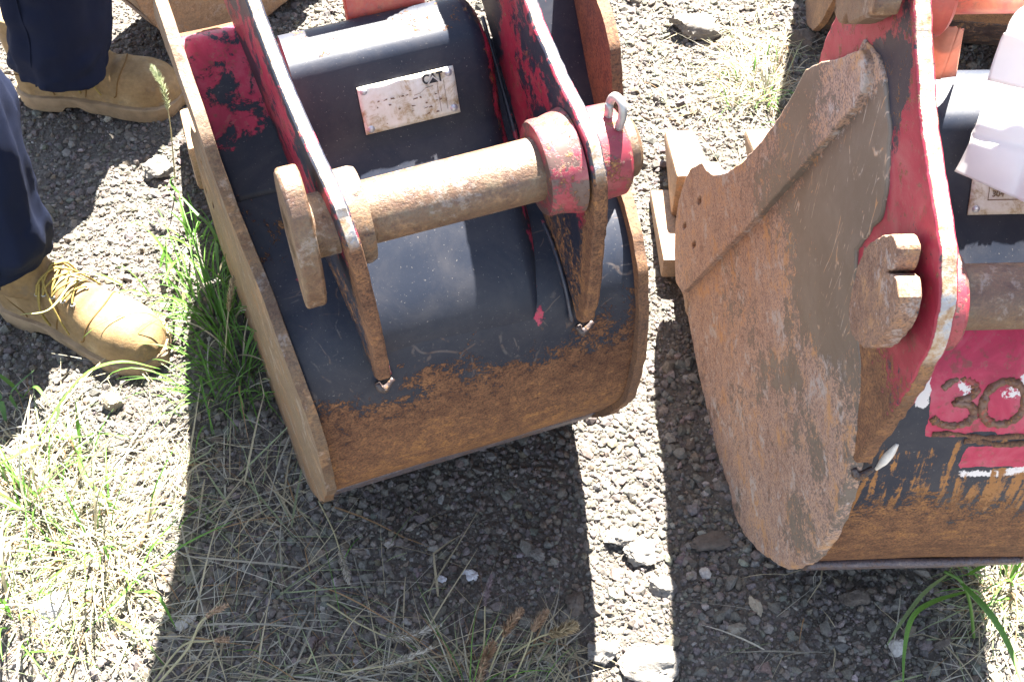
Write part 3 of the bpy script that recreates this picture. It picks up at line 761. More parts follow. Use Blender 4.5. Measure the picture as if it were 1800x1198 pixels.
tag(bL, 'wide navy bucket with peeling red paint and riveted rating plate, beside the work boots', 'excavator bucket', 'excavator buckets on the gravel')
# red slab standing on the box section
cut_plate('red_gusset', [(-.160, .735), (-.146, .740), (-.205, .90), (-.222, .895)], -.248, -.166, M['oldred'], bL, bev=.001)
# lynch pin ring through the pin end
c0 = np.array([-.058, -PINL[0], PINL[1]])
tube('lynch_pin', [c0 + np.array(p) for p in ((.004, .012, -.072), (0, .0, -.055), (0, .0, .045), (.002, .003, .058), (.004, -.002, .069), (.006, -.013, .070), (.006, -.018, .060), (.004, -.016, .042))],   .0042, M['alu'], bL, 10, False, 6)

me, M4, Wd, H = rating_plate(bL, -.2615, -.160, (-.0828, .717), (-.0630, .671), .0012, [(.06, .90), (.06, .10), (.94, .88), (.94, .12)])
text_mesh('logo_lettering', 'CAT', .0140, M['ink'], me, M4 @ Matrix.Translation((Wd * .66, H * .76, .0030)), .0004, .80)
def flat_poly(name, pts, mat, parent, M4, z=.003):
    return new_mesh(name, [tuple(M4 @ Vector((x, y, z))) for x, y in pts], [tuple(range(len(pts)))], mat, parent)
ax = Wd * .66 + .0112
flat_poly('logo_triangle', [(ax - .0068, H * .755), (ax + .0068, H * .755), (ax, H * .755 + .0078)], M['inkpale'], me, M4, .0036)
flat_poly('logo_triangle', [(ax - .0050, H * .757), (ax + .0050, H * .757), (ax, H * .757 + .0056)], M['ink'], me, M4, .0038)
# faded, rubbed-off print: short strokes only, nothing legible in the photograph
r2 = random.Random(3)
bmk = bmesh.new()
for row in range(6):
    y = H * (.14 + .115 * row + r2.uniform(-.02, .02)); x = Wd * r2.uniform(.10, .22)
    while x < Wd * .82:
        l = r2.uniform(.001, .0055)
        if r2.random() < .42:
            q = [(x, y), (x + l, y + r2.uniform(-.0008, .0008)), (x + l * r2.uniform(.5, 1.1), y + r2.uniform(.0006, .0022)), (x + l * r2.uniform(-.2, .3), y + r2.uniform(.0006, .0022))]
            bmk.faces.new([bmk.verts.new(M4 @ Vector((a_, b_, .0031))) for a_, b_ in q])
        x += l + r2.uniform(.001, .005)
for (xa, ya, xb, yb) in ((.80, .12, .803, .74), (.87, .14, .873, .76), (.55, .58, .62, .60), (.62, .60, .68, .68), (.68, .68, .76, .69)):
    bmk.faces.new([bmk.verts.new(M4 @ Vector((p_ * Wd, q_ * H, .0031))) for p_, q_ in ((xa, ya), (xb, yb), (xb + .004, yb + .012), (xa + .004, ya + .012))])
mp_ = bpy.data.meshes.new('faded_print'); bmk.to_mesh(mp_); bmk.free(); mp_.materials.append(M['inkbrown'])
op = bpy.data.objects.new('faded_print', mp_); COL.objects.link(op); op.parent = me; op['kind'] = 'stuff'

me, M4, Wd, H = rating_plate(bR, .105, .225, (-.1375, .722), (-.1085, .668), .0012, [(.06, .10), (.94, .12), (.06, .9), (.94, .9)])
for s_, x, y, sz in (('0.08', .17, .52, .0088), ('304', .17, .30, .0088), ('12', .52, .28, .0088), ('m3', .42, .54, .006), ('mm', .36, .31, .006)):
    text_mesh('plate_lettering', s_, sz, M['inkbrown'], me, M4 @ Matrix.Translation((Wd * x, H * y, .003)), 0, .9)
for (x0, y0, x1, y1) in ((.14, .24, .9, .255), (.14, .47, .9, .485), (.14, .70, .9, .715), (.14, .24, .146, .9), (.48, .05, .486, .5)):
    flat_poly('plate_line', [(x0 * Wd, y0 * H), (x1 * Wd, y0 * H), (x1 * Wd, y1 * H), (x0 * Wd, y1 * H)], M['inkbrown'], me, M4, .003)

# ---------------- two more buckets, mostly beyond the top of the frame
def recolour(o, mat):
    for ch in [o] + list(o.children_recursive):
        if ch.type == 'MESH':
            for sl in ch.material_slots:
                sl.link = 'OBJECT'; sl.material = mat
skip = ('rating_plate', 'red_gusset', 'lynch_pin')
def bucket_copy(src, loc, yaw, mat, label):
    c = src.copy(); COL.objects.link(c); c.location = loc; c.rotation_euler = (0, 0, R(yaw)); c['label'] = label
    for ch in list(src.children):
        if not ch.name.startswith(skip): copy_tree(ch, c)
    recolour(c, mat)
    return c
p3 = at(1590, 84, .11)
bucket_copy(bL, (p3[0] + .25, p3[1], 0), -9, M['old'], 'dark brown rusty bucket standing behind the narrow bucket, cut off by the top edge')
p4 = at(292, 34, .1)
b4 = bucket_copy(bR, (p4[0] - .13, p4[1] + .11, 0), -46, M['tooth'], 'small tan rusty bucket at the top edge behind the rear boot, its bottom corner showing')
b4.scale = (.55, .55, .55)                                   # a much smaller bucket of the same make


# ------------------------------------------------------------------ gravel (too many to count: one object)
ICO_V = []
ph = (1 + 5 ** .5) / 2
for a_ in (-1, 1):
    for b_ in (-ph, ph): ICO_V += [(0, a_, b_), (a_, b_, 0), (b_, 0, a_)]
ICO_V = np.array(ICO_V, float); ICO_V /= np.linalg.norm(ICO_V[0])
_b = bmesh.new(); [_b.verts.new(v) for v in ICO_V]; bmesh.ops.convex_hull(_b, input=_b.verts); _b.verts.index_update()
ICO_F = np.array([[v.index for v in f.verts] for f in _b.faces]); ICO_V = np.array([v.co[:] for v in _b.verts]); _b.free()
OCT_V = np.array([(1, 0, 0), (-1, 0, 0), (0, 1, 0), (0, -1, 0), (0, 0, 1), (0, 0, -1)], float)
OCT_F = np.array([(0, 2, 4), (2, 1, 4), (1, 3, 4), (3, 0, 4), (2, 0, 5), (1, 2, 5), (3, 1, 5), (0, 3, 5)])
def rot_mats(n):
    q = rng.normal(size=(n, 4)); q /= np.linalg.norm(q, axis=1)[:, None]
    w_, x, y, z = q.T
    return np.stack([1 - 2 * (y * y + z * z), 2 * (x * y - z * w_), 2 * (x * z + y * w_), 2 * (x * y + z * w_), 1 - 2 * (x * x + z * z), 2 * (y * z - x * w_), 2 * (x * z - y * w_), 2 * (y * z + x * w_), 1 - 2 * (x * x + y * y)], 1).reshape(n, 3, 3)
def stones(xy, rad, V, F, sink=.25, jit=.22, flat=.72):
    n = len(xy); k = len(V)
    P = V[None] * (1 + rng.uniform(-jit, jit, (n, k, 1))) + rng.normal(0, jit * .3, (n, k, 3))
    sc = np.stack([rng.uniform(.75, 1.3, n), rng.uniform(.7, 1.1, n), rng.uniform(flat - .15, flat + .2, n)], 1)
    P = np.einsum('nij,nkj->nki', rot_mats(n), P * sc[:, None]) * rad[:, None, None]
    P[:, :, 2] *= .85
    z = hgt(xy[:, 0], xy[:, 1]) + rad * (.38 - sink) + rng.uniform(-.2, .3, n) * rad
    P[:, :, 0] += xy[:, :1]; P[:, :, 1] += xy[:, 1:2]; P[:, :, 2] += z[:, None]
    base = rng.choice(4, n, p=[.50, .28, .17, .05])
    pal = np.array([(.112, .103, .094), (.145, .132, .116), (.14, .118, .095), (.22, .205, .185)])
    col = pal[base] * rng.uniform(.75, 1.25, (n, 1)) * (1 + rng.normal(0, .04, (n, 3)))
    FF = (F[None] + (np.arange(n) * k)[:, None, None]).reshape(-1, 3)
    return P.reshape(-1, 3), FF, np.repeat(np.clip(col, .01, 1), k, 0)
def join(lst):
    co, fa, cl, off = [], [], [], 0
    for c, f, q in lst:
        co.append(c); fa.append(f + off); cl.append(q); off += len(c)
    return np.vstack(co), np.vstack(fa), np.vstack(cl)
def frame_pts(n, m=.14):
    """random ground points inside the picture's footprint plus a margin"""
    y = rng.uniform(.36, 2.62, n); x = rng.uniform(-1, 1, n) * (.30 + .46 * y + m)
    return np.stack([x, y], 1)
M['stone'] = vcol('gravel_stone', .92, mottled=.35, scale=260, bump=.6)
lst = []
xy = frame_pts(80000); coarse = fbm(xy[:, 0] * 3.1 + 2, xy[:, 1] * 3.1, oc=2)
coarse = coarse + .10 * (xy[:, 0] > .02) * (xy[:, 1] < 1.3) - .08 * (xy[:, 0] < -.45) * (xy[:, 1] > 1.2)
rad = np.exp(rng.normal(math.log(.0037), .36, len(xy))) * (.70 + .75 * coarse)
lst.append(stones(xy, np.clip(rad, .0022, .0125), ICO_V, ICO_F))
xy = frame_pts(110000); lst.append(stones(xy, rng.uniform(.0012, .0026, len(xy)), OCT_V, OCT_F, .0))
xy = frame_pts(900); lst.append(stones(xy, rng.uniform(.0075, .0125, len(xy)), ICO_V, ICO_F, .45, .34))
co, fa, cl = join(lst)
gv = new_mesh('gravel', co, fa, M['stone'], attrs={'tint': cl}); gv['kind'] = 'stuff'

# ------------------------------------------------------------------ single stones one can point at
def rock_mesh(seed, sx, sy, sz, rough=.75, sub=4):
    bm = bmesh.new(); bmesh.ops.create_icosphere(bm, subdivisions=sub, radius=1)
    P = np.array([v.co[:] for v in bm.verts]); r_ = np.random.default_rng(seed)
    for _ in range(9):                                   # flat facets: cut the ball by random planes
        d = r_.normal(size=3); d /= np.linalg.norm(d); h = r_.uniform(.55, .85)
        t = P @ d; P = P - np.outer(np.maximum(0, t - h), d)
    P = P * (1 + (fbm(P[:, 0] * 2.1 + seed, P[:, 1] * 2.1, P[:, 2] * 2.1, 5) - .5)[:, None] * rough + (fbm(P[:, 0] * 7 + seed, P[:, 1] * 7, P[:, 2] * 7, 3) - .5)[:, None] * .32)
    P = P * np.array([sx, sy, sz])
    for v, p in zip(bm.verts, P): v.co = p
    bm.normal_update()
    return bm
def rock(px, py, w_mm, d_mm, h_mm, col, label, seed, group='loose stones on the gravel', rz=0.0):
    g = at(px, py, h_mm / 2500)
    bm = rock_mesh(seed, w_mm / 2000, d_mm / 2000, h_mm / 2000)
    me = bpy.data.meshes.new('stone'); bm.to_mesh(me); bm.free()
    o = bpy.data.objects.new('stone', me); COL.objects.link(o)
    o.location = (g[0], g[1], float(hgt(g[0], g[1])) + h_mm / 2000 * .55); o.rotation_euler = (0, 0, rz)
    me.materials.append(col)
    for p in me.polygons: p.use_smooth = True
    me.set_sharp_from_angle(angle=R(38))
    tag(o, label, 'stone', group)
def stone_mat(nm, c, var=.35):
    return plain(nm, c, .92, .25, 0, var, 130, .7, 380)
sw, sg, sb, sp = stone_mat('pale_stone', (.40, .38, .35)), stone_mat('grey_stone', (.16, .15, .138)), stone_mat('brown_stone', (.105, .088, .075)), stone_mat('blue_white_stone', (.50, .51, .54))
rock(1222, 36, 100, 75, 52, sg, 'large blocky pale grey stone at the top edge between the buckets', 1)
rock(280, 285, 62, 50, 40, sg, 'round grey stone in sun below the toe of the rear boot', 2)
rock(200, 702, 34, 30, 30, stone_mat('ochre_stone', (.24, .20, .15)), 'small ochre stone under the toe of the front boot', 3)
rock(822, 1006, 27, 20, 16, sp, 'bluish white pebble in the shadow below the wide bucket, larger of two', 4)
rock(776, 1014, 17, 13, 11, sp, 'bluish white pebble in the shadow below the wide bucket, smaller of two', 5)
rock(322, 1090, 33, 18, 15, sw, 'long white pebble at the shadow edge near the bottom left', 6, rz=.5)
rock(1241, 1002, 17, 19, 13, sw, 'small white pebble just below the heel of the narrow bucket', 7)
rock(1328, 1058, 16, 34, 14, stone_mat('tan_stone', (.30, .26, .20)), 'bent tan pebble in shadow below the narrow bucket', 8, rz=.3)
rock(1580, 1132, 24, 26, 14, sw, 'white chip of stone beside the green weed stem', 9)
rock(946, 972, 23, 20, 16, sg, 'grey blue pebble in shadow left of the sunny strip', 10)
rock(1145, 1165, 92, 62, 34, sg, 'broad crusty stone at the bottom edge in the sunny strip', 11)
rock(1062, 1140, 44, 42, 28, sg, 'knobbly stone just left of the broad crusty stone', 12)
rock(1094, 942, 50, 30, 26, sg, 'oblong stone in the sunny strip level with the bucket heel', 13)
rock(1128, 965, 48, 40, 30, sg, 'lumpy stone in the middle of the sunny strip', 14)
rock(1166, 1028, 40, 40, 24, sg, 'flat stone against the right side of the sunny strip', 15)
rock(1010, 1055, 30, 38, 24, sb, 'smooth brown stone at the right end of the wide shadow', 16)
rock(92, 1062, 66, 50, 30, sw, 'bright white flat stone in sun at lower left', 17)
rock(1412, 62, 62, 50, 44, sb, 'dark clod of stone in shade at the foot of the brown bucket', 18)
rock(1500, 1046, 40, 32, 22, sb, 'brown lump of stone in shadow under the narrow bucket floor', 19)
rock(1250, 945, 62, 36, 15, sb, 'low brown lump of stone beside the heel of the narrow bucket', 20)
rock(1660, 1122, 28, 24, 20, sb, 'reddish brown pebble by the weed at lower right', 21)
rock(1396, 10, 18, 14, 12, sw, 'white pebble at the top edge beside the brown bucket', 22)

# ------------------------------------------------------------------ grass
def ribbon(base, az, length, width, lean, curl, seg=7, fold=.25, twist=0.0, kink=None):
    """one blade: three vertices across, bent along its length; returns verts, quads"""
    p = np.array(base, float); el = lean; V = []; F = []
    ds = length / seg
    for i in range(seg + 1):
        t = i / seg
        wd = width * (1 - t) ** .55 * min(1, .55 + 3 * t) if i < seg else width * .05
        d = np.array([math.cos(az) * math.cos(el), math.sin(az) * math.cos(el), math.sin(el)])
        s_ = np.array([-math.sin(az + twist * t), math.cos(az + twist * t), 0]); nn = np.cross(d, s_)
        V += [p - s_ * wd / 2 + nn * wd * fold * .5, p, p + s_ * wd / 2 + nn * wd * fold * .5]
        p = p + d * ds; el += curl / seg * (1 + t)
        if kink and i == kink[0]: el += kink[1]; az += kink[2]
        az += rng.normal(0, .03)
    for i in range(seg):
        k = i * 3
        F += [(k, k + 1, k + 4, k + 3), (k + 1, k + 2, k + 5, k + 4)]
    return np.array(V), np.array(F)
def keep_up(V):
    g = hgt(V[:, 0], V[:, 1]) + .004
    V[:, 2] = np.maximum(V[:, 2], g); return V
def blades_object(name, blades, mat, parent=None):
    co, fa, cl, off = [], [], [], 0
    for V, F, c in blades:
        co.append(V); fa.append(F + off); off += len(V)
        cl.append(np.repeat(np.array(c)[None], len(V), 0))
    return new_mesh(name, np.vstack(co), np.vstack(fa), mat, parent, True, {'tint': np.vstack(cl)})
M['green'] = vcol('green_blade', .55, .35, .35, .18, 500, .1)
M['straw'] = vcol('dry_blade', .75, .25, .25, .22, 400, .15)
def green(k=1.0): 
    q = rng.uniform(0, 1); return tuple(np.array([.075 + .05 * q, .19 + .06 * q, .028 + .02 * q]) * k * rng.uniform(.7, 1.2))
def dry():
    q = rng.uniform(0, 1); b = np.array([.40, .35, .235]) if q < .45 else (np.array([.40, .38, .31]) if q < .75 else (np.array([.26, .30, .17]) if q < .92 else np.array([.30, .19, .10])))
    return tuple(b * rng.uniform(.55, 1.1))
def straw_patch(px, py, rx, ry, n, lmin=.04, lmax=.18, wmax=.0032, el=.30):
    out = []
    for _ in range(n):
        while True:
            u_, v_ = rng.normal(0, .5, 2)
            if abs(u_) < 1.2 and abs(v_) < 1.2: break
        g = at(px + u_ * rx, py + v_ * ry); g[2] = float(hgt(g[0], g[1])) + rng.uniform(.002, .014)
        L = lmin + (lmax - lmin) * rng.uniform() ** 1.8
        V, F = ribbon(g, rng.uniform(0, 2 * math.pi), L, .0007 + (wmax - .0007) * rng.uniform() ** 2.2, rng.uniform(0, el), rng.uniform(-.9, .1), 6, .2, rng.uniform(-1, 1), (int(rng.integers(1, 5)), rng.uniform(-.5, .2), rng.uniform(-.9, .9)) if rng.random() < .35 else None)
        out.append((keep_up(V), F, dry()))
    return out
dr = []
for a_ in ((120, 950, 180, 190, 520, .04, .2, .004), (60, 800, 110, 90, 120), (150, 1080, 160, 90, 120), (420, 850, 150, 80, 62), (330, 780, 80, 60, 30), (360, 1130, 190, 80, 50), (640, 1185, 320, 28, 150), (960, 1160, 80, 50, 130, .03, .11),
           (1330, 120, 110, 90, 420, .03, .12), (1210, 170, 90, 120, 80, .02, .10), (1770, 1050, 70, 60, 150, .05, .16), (1720, 1140, 110, 60, 70), (640, 980, 240, 100, 12), (1400, 1130, 160, 60, 12), (240, 620, 60, 80, 36), (1130, 100, 60, 90, 12),
           (540, 1040, 200, 90, 16, .05, .16, .003), (520, 1040, 180, 80, 16, .14, .28, .0042, .55), (380, 900, 130, 90, 46, .08, .22, .0045, .6), (110, 930, 140, 160, 70, .10, .22, .005, .7), (300, 830, 70, 60, 40, .05, .14, .004, .5), (760, 1150, 120, 50, 24, .10, .2, .004, .7), (480, 900, 110, 60, 40, .06, .20, .0042, .5), (560, 1060, 200, 60, 30, .12, .28, .0046, .35), (330, 1120, 120, 60, 26, .10, .24, .004, .6), (430, 160, 60, 60, 10), (1500, 1000, 120, 60, 10)):
    dr += straw_patch(*a_)
ds_ = blades_object('dry_grass', dr, M['straw']); ds_['kind'] = 'stuff'

def clump(px, py, spread, n, lmin, lmax, wmin, wmax, lean=(1.0, 1.5), curl=(-1.9, -.4), k=1.0, az=None, drymix=.0):
    g0 = at(px, py); out = []
    for _ in range(n):
        a_ = rng.uniform(0, 2 * math.pi); r_ = abs(rng.normal(0, spread)) 
        b = np.array([g0[0] + r_ * math.cos(a_), g0[1] + r_ * math.sin(a_) , 0]); b[2] = float(hgt(b[0], b[1]))
        az_ = a_ + rng.normal(0, .5) if az is None else az + rng.normal(0, .8)
        V, F = ribbon(b, az_, rng.uniform(lmin, lmax), rng.uniform(wmin, wmax), rng.uniform(*lean), rng.uniform(*curl), 9, .3, rng.uniform(-.6, .6))
        out.append((keep_up(V), F, dry() if rng.random() < drymix else green(k)))
    return out
def grass_clump(name, px, py, label, specs, group='green grass between the gravel'):
    root = empty(name, tuple(at(px, py)))
    bl = []
    for s_ in specs: bl += s_
    for V, F, c in bl: V -= np.array(root.location)
    o = blades_object('blades', bl, M['green'], root); o['kind'] = 'stuff'
    tag(root, label, 'grass', group); return root
grass_clump('grass_clump', 400, 600, 'lush green grass clump growing against the side plate of the wide bucket', [clump(395, 570, .055, 100, .06, .20, .0018, .0055, drymix=.08), clump(360, 500, .06, 46, .05, .14, .002, .006, k=1.15, drymix=.12), clump(425, 655, .045, 90, .05, .18, .0016, .0045, drymix=.12), clump(345, 430, .035, 14, .05, .13, .002, .006, k=1.2), clump(380, 700, .05, 26, .05, .15, .0016, .004, drymix=.3)])
grass_clump('grass_clump', 1340, 165, 'thin sunlit half-dry grass clump between the two buckets near the top', [clump(1345, 165, .05, 120, .03, .10, .0018, .0036, k=1.1, drymix=.8), clump(1290, 190, .05, 50, .03, .08, .0015, .003, k=1.1, drymix=.7)])
grass_clump('grass_clump', 1775, 1040, 'sunlit half-dry grass clump in the lower right corner', [clump(1775, 1020, .035, 70, .06, .16, .002, .0045, k=1.1, drymix=.6)])
grass_clump('grass_clump', 120, 930, 'yellowing sunlit grass clump at the left below the front boot', [clump(50, 900, .05, 70, .08, .20, .002, .006, k=1.1, drymix=.5), clump(170, 960, .07, 90, .06, .16, .002, .0045, k=1.0, drymix=.6), clump(20, 1080, .05, 40, .08, .18, .002, .006, k=1.1, drymix=.5)])
grass_clump('grass_clump', 640, 1210, 'dry tangled grass clump along the bottom edge', [clump(560, 1205, .08, 34, .05, .13, .001, .0022, drymix=.95), clump(830, 1225, .045, 46, .06, .15, .001, .0028, drymix=.8), clump(400, 1205, .05, 20, .05, .12, .001, .002, drymix=.95)])

# big-leaved weeds: every leaf a part of its plant
def leaf_path(pts, wid, mat, parent, name='leaf', col=None):
    """pts: (px, py, z) along the leaf, picture position with a height over the ground"""
    P = catmull([at(x, y, z) for x, y, z in pts], 6)
    n = len(P); V, F = [], []
    T = np.gradient(P, axis=0); T /= np.linalg.norm(T, axis=1)[:, None]
    for i, (p, t) in enumerate(zip(P, T)):
        s_ = np.cross(t, (0, .35, .94)); s_ /= np.linalg.norm(s_) + 1e-9; nn = np.cross(s_, t)
        q = i / (n - 1); wd = wid * min(1, .45 + 2.2 * q) * (1 - q ** 2.2) ** .8 + .0004
        V += [p - s_ * wd / 2 + nn * wd * .16, p, p + s_ * wd / 2 + nn * wd * .16]
    for i in range(n - 1):
        k = 3 * i; F += [(k, k + 1, k + 4, k + 3), (k + 1, k + 2, k + 5, k + 4)]
    V = np.array(V) - np.array(parent.location)
    c = col or green()
    return new_mesh(name, V, np.array(F), mat, parent, True, {'tint': np.repeat(np.array(c)[None], len(V), 0)})
def weed(px, py, label, leaves, stems=()):
    root = empty('weed', tuple(at(px, py)))
    for L in leaves: leaf_path(L[0], L[1], M['green'], root, 'leaf', L[2] if len(L) > 2 else None)
    for pts, r_ in stems:
        o = tube('stem', [at(x, y, z) - np.array(root.location) for x, y, z in pts], r_, M['green'], root, 7, False, 6)
        a = o.data.attributes.new('tint', 'FLOAT_COLOR', 'POINT'); a.data.foreach_set('color', np.tile([.12, .22, .05, 1], len(o.data.vertices)).astype(np.float32))
    tag(root, label, 'weed', 'broad-bladed weeds'); return root
weed(1690, 1030, 'tall green weed with bent blades in front of the narrow bucket at lower right',
     [([(1670, 1003, .10), (1700, 955, .15), (1740, 895, .20)], .0085), ([(1672, 1005, .10), (1622, 1045, .07), (1580, 1100, .05), (1558, 1135, .03)], .0062, (.16, .22, .10)),
      ([(1690, 1025, .10), (1740, 1080, .10), (1775, 1140, .09), (1800, 1215, .09)], .0115), ([(1697, 1040, .09), (1640, 1058, .09), (1604, 1085, .08), (1590, 1140, .06), (1587, 1215, .04)], .0078),
      ([(1700, 1010, .09), (1750, 985, .10), (1810, 972, .12)], .006)], [([(1660, 1003, .105), (1690, 1022, .10), (1705, 1060, .06), (1712, 1120, .0)], .0022)])
weed(140, 770, 'long pale green weed arching up in front of the sole of the front boot',
     [([(66, 775, .02), (110, 705, .07), (155, 655, .11), (215, 636, .12), (282, 648, .09)], .0105), ([(70, 780, .02), (30, 800, .06), (-30, 830, .05)], .009), ([(72, 778, .02), (100, 740, .06), (104, 706, .10)], .010, (.20, .27, .12)),
      ([(140, 770, .01), (136, 735, .05), (133, 700, .08)], .006), ([(140, 770, .01), (145, 830, .05), (190, 880, .03), (215, 900, .02)], .0060), ([(140, 768, .01), (180, 762, .03), (240, 770, .03)], .005),
      ([(138, 770, .02), (110, 772, .05), (100, 765, .06), (150, 768, .05)], .008), ([(40, 700, .01), (62, 680, .04), (88, 712, .04)], .0075), ([(40, 700, .01), (15, 672, .04), (-30, 640, .05)], .009), ([(30, 720, .01), (20, 690, .05), (60, 650, .06)], .006, (.07, .15, .05)), ([(10, 740, .01), (0, 700, .06), (-20, 660, .08)], .008, (.07, .15, .06))])
weed(240, 1020, 'narrow bright green weed at the left edge of the bucket shadow',
     [([(240, 1022, .01), (270, 960, .06), (322, 900, .10)], .0075), ([(240, 1022, .01), (320, 960, .05), (410, 915, .07)], .0055), ([(236, 1040, .01), (275, 1045, .04), (310, 1105, .01)], .0060), ([(190, 1082, .01), (240, 1110, .03), (290, 1170, .01)], .0048), ([(238, 1020, .01), (200, 1060, .03), (150, 1110, .01)], .0055)])
weed(352, 500, 'small green weed with curved blades left of the wide bucket tooth',
     [([(345, 370, .01), (318, 345, .06), (300, 320, .08), (310, 308, .09)], .0065), ([(385, 480, .03), (375, 410, .10), (342, 372, .12), (312, 338, .12)], .0065, (.12, .22, .08)), ([(330, 420, .01), (318, 370, .05), (290, 325, .06)], .005), ([(312, 385, .02), (330, 375, .04), (345, 372, .05)], .006),
      ([(330, 420, .02), (350, 395, .05), (348, 388, .06)], .009), ([(320, 450, .01), (300, 470, .06), (285, 500, .07)], .006), ([(282, 470, .01), (290, 440, .06), (292, 420, .08)], .007), ([(355, 560, .02), (310, 560, .05), (270, 548, .05), (215, 550, .04)], .006)])
weed(105, 520, 'thin pale weed lying across the laces of the front boot',
     [([(210, 500, .06), (150, 480, .10), (110, 490, .14), (92, 510, .14)], .006, (.30, .34, .14)), ([(36, 553, .12), (85, 545, .145), (120, 505, .15), (135, 485, .14)], .005, (.34, .36, .16))])

# foxtail stalks: stem + bristly seed head
def foxtail(pts, h0, h1, col, label, r=.0042, sr=.0011, tuft=1.0):
    root = empty('foxtail_stalk', tuple(at(pts[0][0], pts[0][1])))
    L0 = np.array(root.location)
    P = catmull([at(*p) for p in pts], 8) - L0
    o = tube('stem', P, [sr * 1.2, sr * .7], M['straw'], root, 6, False, 0)
    a = o.data.attributes.new('tint', 'FLOAT_COLOR', 'POINT'); a.data.foreach_set('color', np.tile([.36, .33, .20, 1], len(o.data.vertices)).astype(np.float32))
    n = len(P); i0, i1 = int(h0 * (n - 1)), int(h1 * (n - 1)); H = P[i0:i1 + 1]
    Tn = np.gradient(H, axis=0); Tn /= np.linalg.norm(Tn, axis=1)[:, None]
    V, F, C = [], [], []
    for q in range(int(420 * tuft)):
        s_ = rng.uniform(0, len(H) - 1.001); i = int(s_); p = H[i] + (H[i + 1] - H[i]) * (s_ - i); t = Tn[i]
        d = np.cross(t, rng.normal(size=3)); d /= np.linalg.norm(d) + 1e-9
        e = s_ / (len(H) - 1); env = math.sin(math.pi * min(.98, .12 + .85 * e)) ** .5
        dirn = d * .75 + t * .65; dirn /= np.linalg.norm(dirn)
        l = r * env * rng.uniform(.8, 1.5) * 1.6; wd = .0009
        sd_ = np.cross(dirn, t); sd_ /= np.linalg.norm(sd_) + 1e-9
        k = len(V); mid = p + dirn * l * .45
        V += [p, mid + sd_ * wd, p + dirn * l * 1.25, mid - sd_ * wd]; F.append((k, k + 1, k + 2, k + 3)); C += [np.array(col) * rng.uniform(.6, 1.25)] * 4
    hd = new_mesh('seed_head', V, F, M['straw'], root, True, {'tint': np.array(C)}); hd['kind'] = 'stuff'
    tag(root, label, 'grass stalk', 'foxtail grass stalks')
tan, gry, brn = (.40, .36, .26), (.52, .49, .43), (.44, .31, .21)
foxtail([(308, 320, .0), (304, 270, .08), (298, 210, .16), (285, 150, .21), (266, 115, .22)], .58, 1.0, (.36, .40, .24), 'upright green foxtail in front of the rear boot toe', .0045)
foxtail([(395, 640, .0), (398, 590, .08), (403, 535, .13), (410, 485, .15)], .6, 1.0, (.46, .36, .22), 'tan foxtail standing in the lush clump by the wide bucket', .0035)
foxtail([(560, 880, .02), (585, 930, .06), (603, 985, .07), (614, 1025, .06)], .55, 1.0, gry, 'grey foxtail hanging down in the shadow under the bucket corner', .0035)
foxtail([(575, 1060, .01), (640, 1100, .03), (700, 1120, .05), (775, 1098, .05)], .55, 1.0, gry, 'upper of two grey foxtails lying side by side in the bottom shadow', .0045)
foxtail([(600, 1180, .01), (660, 1172, .04), (700, 1162, .05), (762, 1136, .06)], .45, 1.0, gry, 'lower of two grey foxtails lying side by side in the bottom shadow', .0045)
foxtail([(835, 1225, .03), (850, 1165, .06), (862, 1140, .08), (885, 1105, .10)], .1, .8, brn, 'large brown foxtail at the bottom edge left of the sunny strip', .0055)
foxtail([(860, 1180, .02), (880, 1130, .06), (895, 1098, .08), (918, 1070, .09)], .45, 1.0, brn, 'brown foxtail leaning right beside the large brown foxtail', .005)
foxtail([(905, 1190, .02), (930, 1130, .06), (938, 1105, .07), (962, 1072, .08)], .6, 1.0, brn, 'short brown foxtail nearest the smooth brown stone', .0045)
foxtail([(900, 1150, .02), (945, 1120, .07), (980, 1110, .09), (1014, 1098, .10)], .5, 1.0, (.50, .42, .28), 'sunlit fuzzy foxtail lying over the pale grass at the shadow end', .006, tuft=1.4)
foxtail([(265, 1215, .02), (330, 1140, .06), (355, 1090, .09), (400, 1062, .09)], .72, 1.0, brn, 'pale stalk with a thin brown head at the lower left shadow edge', .0035, .0016, .5)
foxtail([(268, 1200, .02), (320, 1135, .05), (365, 1126, .07), (402, 1122, .07)], .75, 1.0, brn, 'low side stalk with a ragged brown head at the lower left', .0035, .0013, .4)
foxtail([(846, 1200, .01), (852, 1110, .04), (853, 1060, .06), (864, 1010, .07)], .65, 1.0, (.22, .17, .18), 'slender purple foxtail standing in the shadow right of the white pebbles', .003)
foxtail([(540, 1165, .01), (550, 1145, .03), (558, 1130, .04), (574, 1118, .04)], .3, 1.0, (.20, .15, .14), 'small dark foxtail low in the bottom shadow', .0038, tuft=.6)

